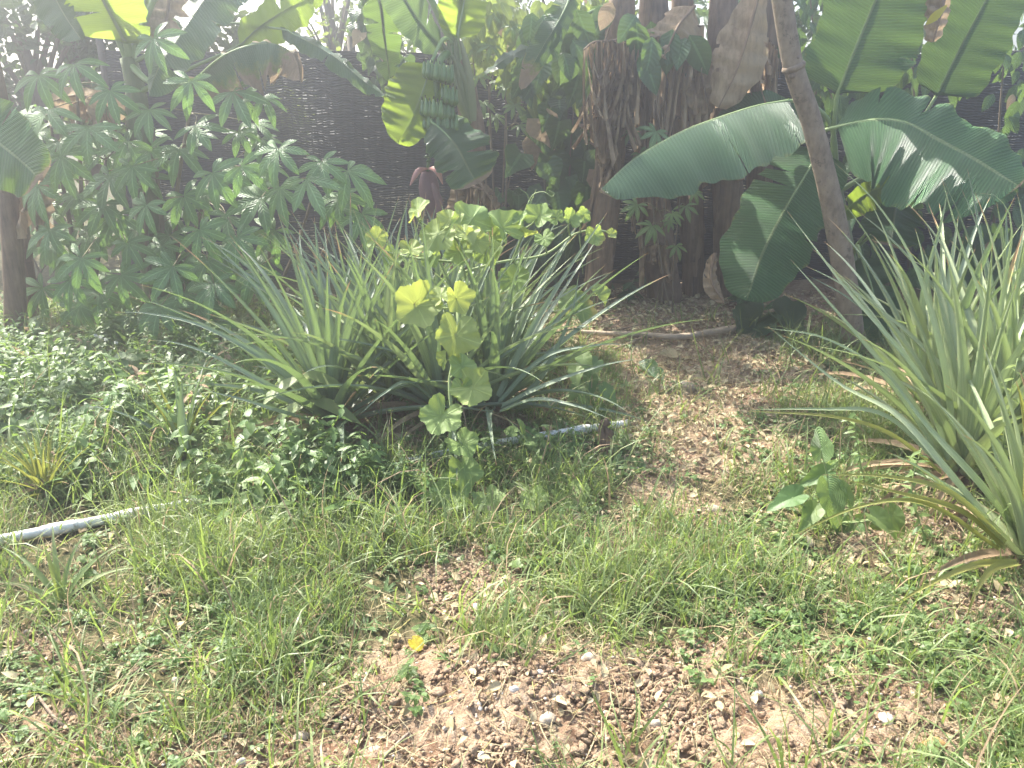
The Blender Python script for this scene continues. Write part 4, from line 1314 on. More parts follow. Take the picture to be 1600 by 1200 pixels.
def pineapple(label, base, n, Lr, wid, mats, seed, group, extra=(), azr=None, low=None, high=1.5, dead=9):
    low = (.6 if 'right clump' in label or 'right edge with' in label else .26) if low is None else low
    rs = random.Random(seed)
    root = thing('pineapple_plant', label, 'pineapple plant', base, group)
    mb = MB(); tube(mb, [Vector(base) + Vector((0, 0, -.03)), Vector(base) + Vector((0, 0, .12 * Lr[1]))], [.045 * Lr[1], .035 * Lr[1]], 8, 5, .4, wob=.2); mb.build('stem', M['stemdark'], root)
    for i in range(n):
        f = i / (n - 1)
        az = i * 2.39996 + rs.uniform(-.3, .3)
        if azr is not None: az = azr[0] + ((az - azr[0]) % 6.2832) / 6.2832 * (azr[1] - azr[0])
        el = low + (high - low) * f ** .62 + rs.uniform(-.12, .12)
        L = rs.uniform(*Lr) * (1 - .25 * f * f) * (1 if f > .12 else .75)
        P = rosette_leaf(Vector(base) + Vector((math.cos(az) * .03, math.sin(az) * .03, .03 + .09 * f)), az, el, L, rs.uniform(.25, .85) * (1.15 - .7 * f), side=rs.uniform(-.25, .25))
        P = [p if p.z > hz(p.x, p.y) + .012 else Vector((p.x, p.y, hz(p.x, p.y) + .012)) for p in P]
        mt = mats[0] if rs.random() < .75 else mats[1]
        pine_leaf(root, P, wid * rs.uniform(.8, 1.1), Vector((-math.cos(az) * .6, -math.sin(az) * .6, .9)), seed * 77 + i, mt, rs.uniform(.5, .9), rs.uniform(.06, .35) if rs.random() < .22 else 0, rs.uniform(-.35, .35))
    for j, (pts, w, mt) in enumerate(extra):
        P = crom(pxs(pts), 20)
        pine_leaf(root, P, w, Vector((0, -.45, .9)), seed * 77 + 50 + j, mt, .55)
    if dead:
        mb = MB()
        for i in range(dead):
            az = rs.uniform(0, 6.28)
            P = rosette_leaf(Vector(base) + Vector((0, 0, .05)), az, .3, rs.uniform(.4, .6) * Lr[1], rs.uniform(.6, 1.2), 10)
            P = [p if p.z > hz(p.x, p.y) + .008 else Vector((p.x, p.y, hz(p.x, p.y) + .008)) for p in P]
            ribbon(mb, P, [wid * .6 * (1 - (q / 9) ** 2) + .001 for q in range(10)], Vector((0, 0, 1)), .5, rs.random(), cols=3, twist=1.2)
        mb.build('dead_leaves', M['dead'], root)['label'] = 'withered brown leaves collapsed round the base'
    return root


GP = 'pineapple plants of the middle clump'
A1 = gnd(520, 672)
pineapple('leftmost pineapple plant of the middle clump, longest leaves sweeping left over the weeds', A1, 44, (.85, 1.1), .0265, ('pine', 'pine'), 1, GP,
          [([(520, 655, 3.35), (470, 560, 3.3), (400, 450, 3.35), (325, 372, 3.4)], .022, 'pine'), ([(522, 640, 3.4), (460, 520, 3.45), (390, 420, 3.5), (330, 378, 3.5), (312, 370, 3.5)], .021, 'pine'),
           ([(505, 650, 3.3), (430, 575, 3.15), (320, 512, 3.1), (230, 490, 3.1), (180, 488, 3.1)], .020, 'pine'), ([(505, 655, 3.25), (430, 610, 3.05), (330, 555, 3.0), (270, 535, 3.0), (235, 532, 3.0)], .018, 'pine'),
           ([(505, 665, 3.2), (440, 645, 3.0), (380, 625, 2.95), (320, 610, 2.95)], .017, 'pine'), ([(530, 640, 3.4), (520, 520, 3.4), (480, 420, 3.5), (440, 350, 3.55)], .02, 'pine')])
A2 = gnd(610, 640)
pineapple('pineapple plant of upright leaves, second from the left in the middle clump', A2, 44, (.9, 1.15), .0265, ('pine', 'pine_lit'), 2, GP,
          [([(600, 620, 3.5), (560, 520, 3.5), (510, 420, 3.6), (455, 330, 3.7)], .02, 'pine'), ([(610, 610, 3.5), (618, 480, 3.5), (622, 380, 3.5), (640, 305, 3.5)], .02, 'pine')])
A3 = gnd(690, 655)
pineapple('pineapple plant at the centre of the middle clump behind the trailing pumpkin leaves', A3, 44, (.9, 1.12), .0265, ('pine', 'pine_lit'), 3, GP,
          [([(690, 640, 3.3), (640, 600, 3.15), (600, 615, 3.0), (560, 650, 2.95)], .018, 'pine')])
A4 = gnd(770, 650)
pineapple('rightmost pineapple plant of the middle clump, low leaves arching right over bare soil', A4, 46, (.9, 1.15), .0265, ('pine', 'pine'), 4, GP,
          [([(780, 620, 3.4), (830, 520, 3.4), (890, 420, 3.4), (950, 330, 3.4)], .021, 'pine'), ([(780, 630, 3.35), (850, 560, 3.3), (930, 540, 3.25), (985, 538, 3.2)], .016, 'pine'),
           ([(785, 635, 3.3), (860, 600, 3.2), (940, 572, 3.15), (1000, 560, 3.1)], .016, 'pine'), ([(780, 645, 3.25), (840, 625, 3.05), (900, 635, 2.95), (955, 655, 2.9)], .016, 'pine'),
           ([(785, 640, 3.4), (840, 600, 3.4), (890, 500, 3.4), (905, 425, 3.45)], .018, 'pine')])
A5 = gnd(650, 590)
pineapple('pineapple plant at the back of the middle clump under the pumpkin vine', A5, 40, (.9, 1.12), .0265, ('pine', 'pine_lit'), 5, GP)
A6 = gnd(740, 595)
pineapple('pineapple plant at the back right of the middle clump with long straight leaves', A6, 40, (.92, 1.18), .0265, ('pine', 'pine_lit'), 6, GP,
          [([(740, 560, 3.9), (800, 470, 3.9), (840, 400, 3.9), (900, 340, 3.9)], .02, 'pine_lit'), ([(740, 560, 3.9), (790, 460, 3.9), (850, 370, 3.9), (885, 350, 3.9)], .018, 'pine_lit')])
A7 = gnd(560, 600)
pineapple('pineapple plant at the back left of the middle clump reaching up before the cassava', A7, 40, (.9, 1.12), .0265, ('pine', 'pine'), 7, GP)

GR = 'pineapple plants of the right clump'
B1 = gnd(1600, 890)
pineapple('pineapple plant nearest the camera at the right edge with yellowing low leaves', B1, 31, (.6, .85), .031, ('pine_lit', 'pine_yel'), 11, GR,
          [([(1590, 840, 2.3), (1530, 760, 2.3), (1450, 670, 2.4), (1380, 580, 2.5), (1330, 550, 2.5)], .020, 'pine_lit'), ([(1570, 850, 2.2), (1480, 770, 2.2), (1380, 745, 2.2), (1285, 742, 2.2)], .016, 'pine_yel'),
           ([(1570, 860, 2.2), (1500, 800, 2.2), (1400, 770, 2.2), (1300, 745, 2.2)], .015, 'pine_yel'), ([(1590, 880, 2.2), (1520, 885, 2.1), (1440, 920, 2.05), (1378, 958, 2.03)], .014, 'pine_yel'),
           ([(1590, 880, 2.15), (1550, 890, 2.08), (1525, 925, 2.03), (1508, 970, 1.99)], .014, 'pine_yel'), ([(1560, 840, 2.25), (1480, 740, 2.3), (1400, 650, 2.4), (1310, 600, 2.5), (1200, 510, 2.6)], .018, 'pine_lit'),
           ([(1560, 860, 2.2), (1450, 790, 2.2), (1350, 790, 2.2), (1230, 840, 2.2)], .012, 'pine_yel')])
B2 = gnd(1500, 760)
pineapple('left front pineapple plant of the right clump, sunlit pale leaves leaning over the path', B2, 33, (.85, 1.15), .032, ('pine_lit', 'pine_lit'), 12, GR,
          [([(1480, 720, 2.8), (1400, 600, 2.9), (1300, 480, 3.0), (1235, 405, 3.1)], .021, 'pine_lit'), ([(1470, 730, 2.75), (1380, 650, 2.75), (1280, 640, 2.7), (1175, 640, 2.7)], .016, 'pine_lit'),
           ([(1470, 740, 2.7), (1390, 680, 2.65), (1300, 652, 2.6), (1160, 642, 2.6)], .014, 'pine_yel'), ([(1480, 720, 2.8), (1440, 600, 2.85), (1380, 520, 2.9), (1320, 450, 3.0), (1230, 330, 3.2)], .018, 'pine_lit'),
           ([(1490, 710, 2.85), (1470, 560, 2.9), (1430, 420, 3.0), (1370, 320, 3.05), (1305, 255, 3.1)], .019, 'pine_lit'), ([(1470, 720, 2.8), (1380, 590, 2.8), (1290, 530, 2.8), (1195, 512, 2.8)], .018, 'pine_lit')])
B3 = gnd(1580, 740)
pineapple('tall pineapple plant at the right edge with sunlit, almost white upright leaves', B3, 33, (1.0, 1.3), .032, ('pine_lit', 'pine_lit'), 13, GR,
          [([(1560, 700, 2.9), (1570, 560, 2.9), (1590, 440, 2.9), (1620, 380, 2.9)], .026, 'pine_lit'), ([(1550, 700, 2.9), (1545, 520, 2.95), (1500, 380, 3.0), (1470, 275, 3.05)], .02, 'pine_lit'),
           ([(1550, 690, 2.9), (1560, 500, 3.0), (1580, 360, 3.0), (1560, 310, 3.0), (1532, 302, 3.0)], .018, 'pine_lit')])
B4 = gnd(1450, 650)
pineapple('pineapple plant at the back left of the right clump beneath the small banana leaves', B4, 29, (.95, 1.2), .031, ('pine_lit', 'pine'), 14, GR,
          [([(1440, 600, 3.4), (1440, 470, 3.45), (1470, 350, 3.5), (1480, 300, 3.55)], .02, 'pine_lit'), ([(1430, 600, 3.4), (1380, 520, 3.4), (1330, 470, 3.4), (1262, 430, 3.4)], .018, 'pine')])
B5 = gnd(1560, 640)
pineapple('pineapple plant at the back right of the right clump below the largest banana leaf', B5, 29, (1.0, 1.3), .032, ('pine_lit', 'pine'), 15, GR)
GS = 'small stunted pineapple plants'
pineapple('small brownish pineapple plant alone among weeds left of the middle clump', gnd(290, 715), 24, (.28, .45), .012, ('pine', 'pine_yel'), 21, GS, [([(290, 700, 2.95), (286, 650, 2.95), (284, 590, 2.95)], .024, 'pine')], dead=9)
pineapple('small yellow tufted pineapple plant low in the weeds at the far left', gnd(75, 780), 30, (.16, .30), .008, ('pine_yel', 'pine_yel'), 22, GS, dead=8)

# ================================================================== PUMPKIN VINES
def vine_thing(label, base, stems, leaves, seed, name='pumpkin_vine', tend=(), rad=.006, lobes=5, group='pumpkin vines', size=.84):
    """stems: lists of (px,py,Y); leaves: (px,py,Y,r_px,mat,normal,dir,dry,cup)"""
    rs = random.Random(seed)
    root = thing(name, label, 'vine', base, group)
    allp = []
    for s in stems:
        mb = MB(); P = tube(mb, pxs(s), [rad * 1.1, rad, rad * .6], 7, 30, rs.random(), wob=.15); mb.build('stem', M['vine_stem'], root)
        allp += P
    for i, (x, y, Y, r, mt, n, d, dry, cup) in enumerate(leaves):
        c = at(x, y, Y)
        n = Vector(n) + Vector((rs.uniform(-.4, .4), rs.uniform(-.15, .2), rs.uniform(-.25, .3)))
        sp = min(allp, key=lambda p: abs((p - c).length - r * mpp(Y, y) * 1.3) + .4 * (p - c).length)
        round_leaf(root, c, n, d, r * size * rs.uniform(.78, 1.2) * mpp(Y, y), sp, mt, seed * 50 + i, lobes, cup, dry, fold=rs.choice([-.3, -.12, 0, .1, .2, .38]))
    for s in tend:
        mb = MB(); tube(mb, pxs(s), [.003, .002, .0012], 5, 30, .7); mb.build('tendril', M['vine_stem'], root)
    return root


PG, PY_ = 'pumpkin', 'pumpkin_yel'
vine_thing('pumpkin vine sprawling over the top of the middle pineapple clump with tendrils at its tip', gnd(745, 600),
           [[(745, 585, 3.7), (735, 480, 3.65), (720, 400, 3.55), (705, 365, 3.5), (660, 350, 3.5), (648, 330, 3.45)],
            [(725, 425, 3.6), (780, 410, 3.65), (850, 398, 3.7), (900, 365, 3.75), (940, 360, 3.8), (960, 372, 3.8)],
            [(720, 410, 3.55), (660, 405, 3.55), (610, 395, 3.6), (585, 385, 3.6)],
            [(800, 410, 3.65), (815, 370, 3.6), (818, 340, 3.6), (828, 312, 3.6)]],
           [(652, 328, 3.42, 26, PY_, (-.7, -.5, .5), (-.5, 0, .8), 0, .5), (684, 366, 3.38, 36, PY_, (-.1, -.8, .65), (-.4, -.4, -.6), 0, .2), (738, 342, 3.45, 42, PG, (.2, -.8, .5), (.5, -.1, .8), 0, .3),
            (703, 344, 3.44, 26, PY_, (-.2, -.5, .8), (0, .2, 1), 0, .4), (726, 364, 3.36, 28, PY_, (.2, -.6, .75), (.5, -.5, -.2), 0, .3), (744, 376, 3.38, 27, PY_, (.3, -.7, .6), (.4, -.4, -.6), 0, .2),
            (784, 356, 3.5, 34, PG, (.15, -.75, .6), (.1, -.2, .8), 0, .3), (842, 338, 3.55, 30, PG, (.1, -.9, .4), (.3, 0, .9), 0, .4), (814, 342, 3.52, 15, PG, (-.4, -.7, .5), (0, 0, 1), 0, .6),
            (826, 366, 3.5, 22, PY_, (0, .35, .9), (.6, -.5, .3), 0, .4), (868, 340, 3.65, 22, PG, (-.3, -.8, .4), (-.4, 0, .8), 0, .5), (890, 342, 3.66, 23, PG, (.4, -.8, .4), (.5, 0, .8), 0, .5),
            (912, 336, 3.7, 16, PG, (.2, -.8, .5), (.7, 0, .5), 0, .6), (930, 368, 3.7, 22, PG, (0, -.8, .5), (.2, -.3, -.8), .5, .5), (955, 366, 3.72, 11, PY_, (.2, -.8, .5), (.7, 0, .3), 0, .5),
            (588, 372, 3.55, 19, PY_, (.1, -.9, .3), (0, 0, 1), 0, .3), (642, 390, 3.5, 24, PY_, (.1, -.5, .8), (.4, -.6, -.2), 0, .3), (718, 394, 3.42, 28, PG, (0, -.9, .4), (.1, -.2, -.9), 0, .2),
            (804, 436, 3.6, 27, PG, (.2, -.9, .2), (0, 0, 1), 0, .2), (672, 402, 3.5, 24, PG, (-.2, -.8, .5), (-.5, -.3, -.5), 0, .2), (758, 392, 3.55, 26, PG, (.2, -.8, .5), (.4, -.3, -.6), 0, .2),
            (768, 372, 3.5, 24, PG, (.1, -.6, .7), (.4, -.4, -.4), 0, .3), (612, 402, 3.6, 20, PG, (-.1, -.7, .6), (-.3, -.4, -.5), 0, .3), (850, 372, 3.65, 18, PG, (.1, -.7, .6), (.2, -.4, -.5), 0, .3)],
           1, tend=([(828, 312, 3.6), (835, 303, 3.58), (850, 300, 3.56), (862, 307, 3.55), (866, 302, 3.55), (858, 298, 3.55)], [(828, 312, 3.6), (822, 302, 3.58), (813, 296, 3.57)], [(905, 366, 3.75), (908, 395, 3.74), (911, 430, 3.74)],
                    [(828, 320, 3.6), (838, 296, 3.6)]))
vine_thing('pumpkin vine trailing straight down the front of the pineapples to the grass', gnd(720, 790),
           [[(725, 410, 3.5), (712, 450, 3.15), (716, 500, 2.98), (712, 545, 2.93), (702, 600, 2.88), (706, 640, 2.83), (703, 690, 2.83), (707, 740, 2.82), (712, 785, 2.78), (760, 800, 2.76), (830, 795, 2.77), (890, 790, 2.78)]],
           [(652, 478, 2.98, 36, PY_, (-.15, -.75, .6), (-.6, -.4, -.4), 0, .35), (688, 462, 3.00, 24, PY_, (-.3, -.6, .6), (-.3, 0, .9), 0, .6), (712, 466, 2.98, 30, PY_, (.5, -.75, .3), (.5, -.2, -.7), 0, .5),
            (712, 524, 2.90, 34, PY_, (.1, -.85, .5), (-.1, -.3, -.8), 0, .25), (694, 562, 2.86, 18, PY_, (-.8, -.5, .3), (0, -.2, .9), 0, .5), (722, 572, 2.84, 30, PG, (.2, -.8, .5), (.4, -.4, -.4), 0, .3),
            (722, 608, 2.79, 26, PG, (.3, -.8, .5), (0, -.3, -.9), 0, .3), (738, 606, 2.78, 30, PY_, (-.1, -.75, .6), (.7, -.3, -.2), 0, .3), (690, 652, 2.76, 34, PG, (-.1, -.75, .6), (-.3, -.4, -.6), 0, .2),
            (722, 694, 2.78, 34, PG, (.1, -.7, .7), (.5, -.5, -.4), 0, .25), (724, 738, 2.75, 32, PG, (.2, -.75, .6), (.2, -.4, -.6), 0, .25), (704, 774, 2.71, 33, PG, (-.15, -.7, .7), (-.3, -.5, -.5), 0, .25),
            (764, 784, 2.70, 30, PG, (0, -.45, .9), (.3, -.8, -.1), 0, .15), (834, 782, 2.71, 31, PG, (0, -.45, .9), (.2, -.8, -.1), 0, .15), (892, 780, 2.73, 28, PG, (.1, -.45, .9), (.5, -.8, -.1), .3, .15)],
           2, rad=.007, size=.95)
vine_thing('stray pumpkin shoot with a yellow tipped leaf right of the pineapple clump', gnd(905, 510), [[(880, 500, 4.6), (890, 470, 4.6), (905, 455, 4.6)]],
           [(893, 466, 4.5, 30, PG, (-.1, -.6, .8), (-.5, -.5, -.3), 0, .2), (910, 484, 4.45, 30, PG, (.1, -.65, .7), (.1, -.6, -.4), .9, .2), (935, 462, 4.6, 24, PG, (.3, -.6, .7), (.6, -.3, -.3), 0, .2)], 3, rad=.004)

# ================================================================== SMALL PLANTS
def strap(mb, base, az, el, L, w, droop, tint, fold=.4, n=12, side=0):
    P = rosette_leaf(base, az, el, L, droop, n, side)
    ribbon(mb, P, [max(.0004, w * (.55 + .6 * math.sin(math.pi * min(1, (i / (n - 1)) * 1.3))) * (1 - (i / (n - 1)) ** 2.5)) for i in range(n)], Vector((0, -.3, 1)), fold, tint, cols=3)


def herb(label, base, path, leaves, name='weed', mat='weed', cat='plant', rad=.003, seed=0, tmpl=None, group=None, size=(.05, .09), tilt=.5):
    """a single herb: stem along px path, simple leaves spread along it"""
    rs = random.Random(seed)
    tmpl = tmpl or LT
    root = thing(name, label, cat, base, group)
    P = crom([Vector(base)] + pxs(path), 30)
    mb = MB(); tube(mb, [Vector(base) - Vector((0, 0, .02))] + pxs(path), [rad, rad * .8, rad * .5], 6, 24, .5); mb.build('stem', M['vine_stem'], root)
    mb = MB()
    for i in range(leaves):
        p = P[int(4 + 25 * (i + rs.random()) / leaves) if leaves > 1 else 29]
        a = i * 2.4 + rs.uniform(-.5, .5)
        m = rot_nd(Vector((rs.uniform(-.4, .4), -.35 + rs.uniform(-.3, .3), 1)), Vector((math.cos(a), math.sin(a), rs.uniform(-.2, .35))))
        s = rs.uniform(*size)
        mb.add([p + m @ (Vector(v) * s) for v in tmpl[0]], tmpl[1], tmpl[2], rs.random())
    mb.build('foliage', M[mat], root)
    return root


def at_g(px, py, gx, gy):
    return (px, py, gnd(gx, gy).y)


b = gnd(500, 700)
herb('tall grassy weed with drooping strap leaves before the left end of the pineapple clump', b, [(490, 650, b.y), (474, 600, b.y), (470, 572, b.y)], 9, 'tall_weed', seed=1, tmpl=NT_, size=(.16, .24), mat='grass')
b = gnd(420, 640)
rt = thing('seeding_grass', 'yellow green grass with a fan of fine seed bristles at the left of the pineapples', 'grass', b)
mb = MB(); tube(mb, [b, *pxs([(440, 600, b.y), (425, 570, b.y), (405, 552, b.y)])], [.003, .002], 5, 16, .5); mb.build('stem', M['vine_stem'], rt)
mb = MB()
for i in range(46):
    p = at(385 + random.uniform(0, 60), 548 + random.uniform(-8, 16), b.y + random.uniform(-.04, .04)); a = random.uniform(1.4, 3.0)
    L = random.uniform(.04, .15)
    e = p + Vector((math.cos(a) * L, random.uniform(-.04, .04), math.sin(a) * L))
    ribbon(mb, [p, p.lerp(e, .5) + Vector((0, 0, .005)), e], [.003, .002, .0006], Vector((0, -1, .2)), .2, random.random())
mb.build('seed_head', M['weed'], rt)
b = gnd(500, 660)
rt = thing('seeding_grass', 'thin grass stalk with a radiating bristle head in front of the leftmost pineapple', 'grass', b)
mb = MB(); tube(mb, [b, *pxs([(488, 640, b.y), (492, 610, b.y), (490, 590, b.y)])], [.002, .0015], 5, 12, .5); mb.build('stem', M['vine_stem'], rt)
mb = MB()
for i in range(34):
    p = at(489, 588 + random.uniform(-6, 10), b.y); a = random.uniform(-.6, 3.7); L = random.uniform(.05, .12)
    e = p + Vector((math.cos(a) * L, random.uniform(-.05, .05), math.sin(a) * L))
    ribbon(mb, [p, p.lerp(e, .5), e], [.0018, .0013, .0005], Vector((0, -1, .2)), .2, random.random())
mb.build('seed_head', M['grass'], rt)

b = gnd(818, 712)
rt = thing('seedling', 'young seedling with three rounded leaves behind the white pipe', 'plant', b)
mb = MB(); tube(mb, [b, *pxs([(815, 690, b.y), (812, 672, b.y)])], [.003, .002], 6, 10); mb.build('stem', M['vine_stem'], rt)
for i, (x, y, n, d) in enumerate([(800, 674, (-.3, -.7, .7), (-.6, -.2, .4)), (828, 692, (.3, -.6, .8), (.7, -.4, 0)), (816, 668, (.9, -.4, .3), (.1, 0, 1))]):
    round_leaf(rt, at(x, y, b.y), n, d, 12 * mpp(b.y, y), at(815, 690, b.y), 'pumpkin', 900 + i, 0, .1, point=.3)

b = gnd(1310, 840)
rt = thing('arrowhead_plant', 'broad leaved plant with white sheen on its leaves, left foot of the right pineapples', 'plant', b)
for i, (x, y, r, n, d) in enumerate([(1283, 702, 26, (-.2, -.8, .6), (-.1, -.2, .9)), (1284, 742, 24, (-.1, -.7, .7), (-.4, -.4, .2)), (1296, 772, 36, (.1, -.8, .6), (.15, -.4, -.9)), (1318, 772, 30, (.7, -.3, .65), (.2, -.5, -.8)),
                                    (1238, 778, 28, (-.2, -.5, .85), (-.9, -.3, 0)), (1270, 800, 24, (-.1, -.6, .8), (-.5, -.5, -.3)), (1325, 832, 32, (0, -.7, .7), (-.3, -.5, -.5)), (1352, 822, 26, (.2, -.6, .8), (.6, -.4, .1)),
                                    (1372, 812, 26, (.1, -.6, .8), (.5, -.4, -.2)), (1395, 806, 24, (.2, -.7, .7), (.3, -.4, -.6)), (1300, 868, 26, (-.2, -.6, .8), (-.5, -.6, -.2)), (1385, 880, 36, (.2, -.6, .75), (.5, -.6, -.5)), (1352, 872, 28, (0, -.6, .8), (0, -.8, -.4)), (1410, 850, 24, (.3, -.6, .7), (.7, -.3, -.1))]):
    Yl = b.y + (.12 if y < 760 else .02) + random.uniform(-.05, .05)
    g_ = at(x, y, Yl)
    round_leaf(rt, g_, n, d, r * mpp(Yl, y) * .9, b + Vector((random.uniform(-.03, .03), .05, .03)), 'cassava_lit' if i in (0, 2, 3) else 'weed', 950 + i, 0, .12, petmat='vine_stem', fold=.35, point=.7)  # a few leaves get the lighter colour in place of a sheen

b = gnd(925, 655)
rt = thing('bindweed', 'low twining weed with heart shaped leaves right of the pineapple clump', 'vine', b)
mb = MB(); tube(mb, [b, *pxs([(915, 620, b.y), (925, 580, b.y), (918, 550, b.y)])], [.003, .002], 6, 14); mb.build('stem', M['vine_stem'], rt)
for i, (x, y) in enumerate([(948, 612), (915, 628), (922, 592), (905, 605), (935, 640), (928, 660), (900, 580), (930, 570), (912, 560)]):
    round_leaf(rt, at(x, y, b.y + random.uniform(-.05, .05)), (random.uniform(-.3, .3), -.6, .8), (random.uniform(-.6, .6), -.5, -.6), 17 * mpp(b.y, y), at(916, min(655, y + 8), b.y), 'weed', 980 + i, 0, .1, fold=.2, point=.5)

for i, (x, y, lab) in enumerate([(512, 965, 'little weed with pale whitish leaf tips standing in the grass at lower left'), (135, 915, 'bleached weed with folded whitish leaves near the left end of the pipe'), (668, 1000, 'pale leaved weed at the grass edge above the soil mound'), (640, 1065, 'small silvery weed left of the soil mound')]):
    b = gnd(x, y)
    herb(lab, b, [(x - 3, y - 14, b.y), (x, y - 30, b.y)], 8, 'weed', 'cassava_lit', seed=30 + i, size=(.03, .05))
b = gnd(98, 945)
rt = thing('broad_grass', 'tuft of broad grass with one yellow lit blade at the lower left edge', 'grass', b)
for i, (az, el, L, mt) in enumerate([(2.3, 1.35, .24, 'pumpkin_yel'), (2.0, 1.3, .30, 'grass'), (2.7, .9, .3, 'grass'), (.6, 1.0, .28, 'grass'), (3.3, .8, .26, 'grass'), (1.2, 1.3, .26, 'grass'), (.1, .8, .3, 'grass'), (4.2, .8, .2, 'grass')]):  # first blade is coloured yellow to look lit
    mb = MB(); strap(mb, b, az, el, L, .009, .9, random.random()); mb.build('blade', M[mt], rt)
for i, (gx, gy, pth, lab) in enumerate([(1585, 800, [(1570, 720), (1576, 640), (1590, 560)], 'tall lime weed with tiny leaflets rising through the pineapple leaves at the right edge'),
                                         (1430, 830, [(1425, 770), (1440, 700)], 'fine leaved weed among the yellow pineapple leaves at right'), (1340, 760, [(1340, 700), (1335, 640)], 'slender seeding weed at the left side of the right pineapple clump'),
                                         (1345, 480, [(1310, 400), (1285, 345), (1262, 300)], 'thin weed climbing beside the foot of the leaning pole')]):
    b = gnd(gx, gy)
    b.y -= .12
    herb(lab, Vector((b.x, b.y, hz(b.x, b.y))), [(x, y, b.y) for x, y in pth], 34, 'weed', 'pumpkin_yel' if i == 0 else 'weed', seed=40 + i, size=(.02, .05), tmpl=NT_)
for i, (x, y, h, lab, sz) in enumerate([(110, 640, 60, 'leafy weed bush at the far left under the cassava', .1), (200, 610, 60, 'leafy weed with lance shaped leaves below the cassava middle', .11), (350, 640, 70, 'bushy green weed left of the first pineapple leaves', .09),
                                        (60, 700, 50, 'low broad leaved weed at the left edge', .1), (150, 690, 60, 'tall soft weed behind the yellow tufted pineapple', .1), (390, 720, 70, 'dense upright weed right of the brownish pineapple', .08), (460, 730, 60, 'leafy weed below the leftmost pineapple', .08), (250, 640, 60, 'spreading weed in front of the lowest cassava leaves', .1),
                                        (20, 620, 50, 'shaded weed beside the dark banana stems', .09)]):
    b = gnd(x, y)
    herb(lab, b, [(x + 4, y - h * .5, b.y), (x - 3, y - h, b.y)], 20, 'weed', 'weed', seed=60 + i, size=(sz * .7, sz * 1.2), rad=.004, group='leafy weeds at the left')
b = gnd(165, 560)
rt = herb('weed with tiny white flower heads below the cassava', b, [(158, 540, b.y), (155, 524, b.y)], 8, 'flowering_weed', 'weed', seed=80, size=(.05, .08))
for x, y in ((150, 524), (158, 526), (166, 530), (182, 535), (155, 552)):
    mb = MB(); p = at(x, y, b.y)
    for a in range(7):
        dd = Vector((math.cos(a * .9) * .014, -.006, math.sin(a * .9) * .012))
        mb.add([p, p + dd * .6 + Vector((0, 0, .006)), p + dd, p + dd * .6 - Vector((0, 0, .006))], [(0, 1, 2, 3)])
    mb.build('flower', M['white'], rt)
b = gnd(1030, 475)
for i, (x, y, lab) in enumerate([(985, 470, 'low dark leafy plant on the soil below the cut banana stem'), (940, 470, 'low leafy plant between the pineapples and the old banana clump'), (1160, 480, 'low dark weed beneath the broad hanging banana leaf'), (1215, 500, 'dark weed at the branch end by the right pineapples'), (1010, 450, 'dark little plant at the foot of the thick old stem')]):
    b = gnd(x, y)
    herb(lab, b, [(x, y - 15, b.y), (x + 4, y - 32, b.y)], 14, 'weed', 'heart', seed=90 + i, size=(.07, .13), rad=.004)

# ================================================================== PIPE, BRANCHES, STONES, FALLEN LEAVES
e0 = gnd(-90, 872); e1 = gnd(982, 668)
pl = [e0.lerp(e1, t) for t in np.linspace(0, 1, 9)]
zz = max(hz(p.x, p.y) for p in pl)
pl = [Vector((p.x, p.y, hz(p.x, p.y) * .55 + zz * .45 + .008)) for p in pl]
pipe = thing('white_pipe', 'long white plastic pipe lying half hidden in the weeds across the garden', 'pipe', pl[0].copy())
mb = MB(); tube(mb, pl, [.018, .018], 16, 60, .5)
mb.build('tube', M['pipe'], pipe)
d = (pl[-1] - pl[0]).normalized()
for px, wd in ((95, .06), (205, .05), (905, .05)):
    best = min((pl[0].lerp(pl[-1], t) for t in np.linspace(0, 1, 400)), key=lambda p: abs(float(project(np.array(p.x), np.array(p.y), np.array(p.z))[0]) - px))
    best = Vector(best); best.z = float(np.interp((best - pl[0]).length, [(q - pl[0]).length for q in pl], [q.z for q in pl]))
    mb = MB(); tube(mb, [best - d * wd, best - d * wd * .9, best + d * wd * .9, best + d * wd], [.0195, .0225, .0225, .0195], 16, 12); mb.build('coupling', M['pipe'], pipe)


def lying(pts, lift):
    r = []
    for x, y in pts:
        p = gnd(x, y); p.z += lift; r.append(p)
    return r


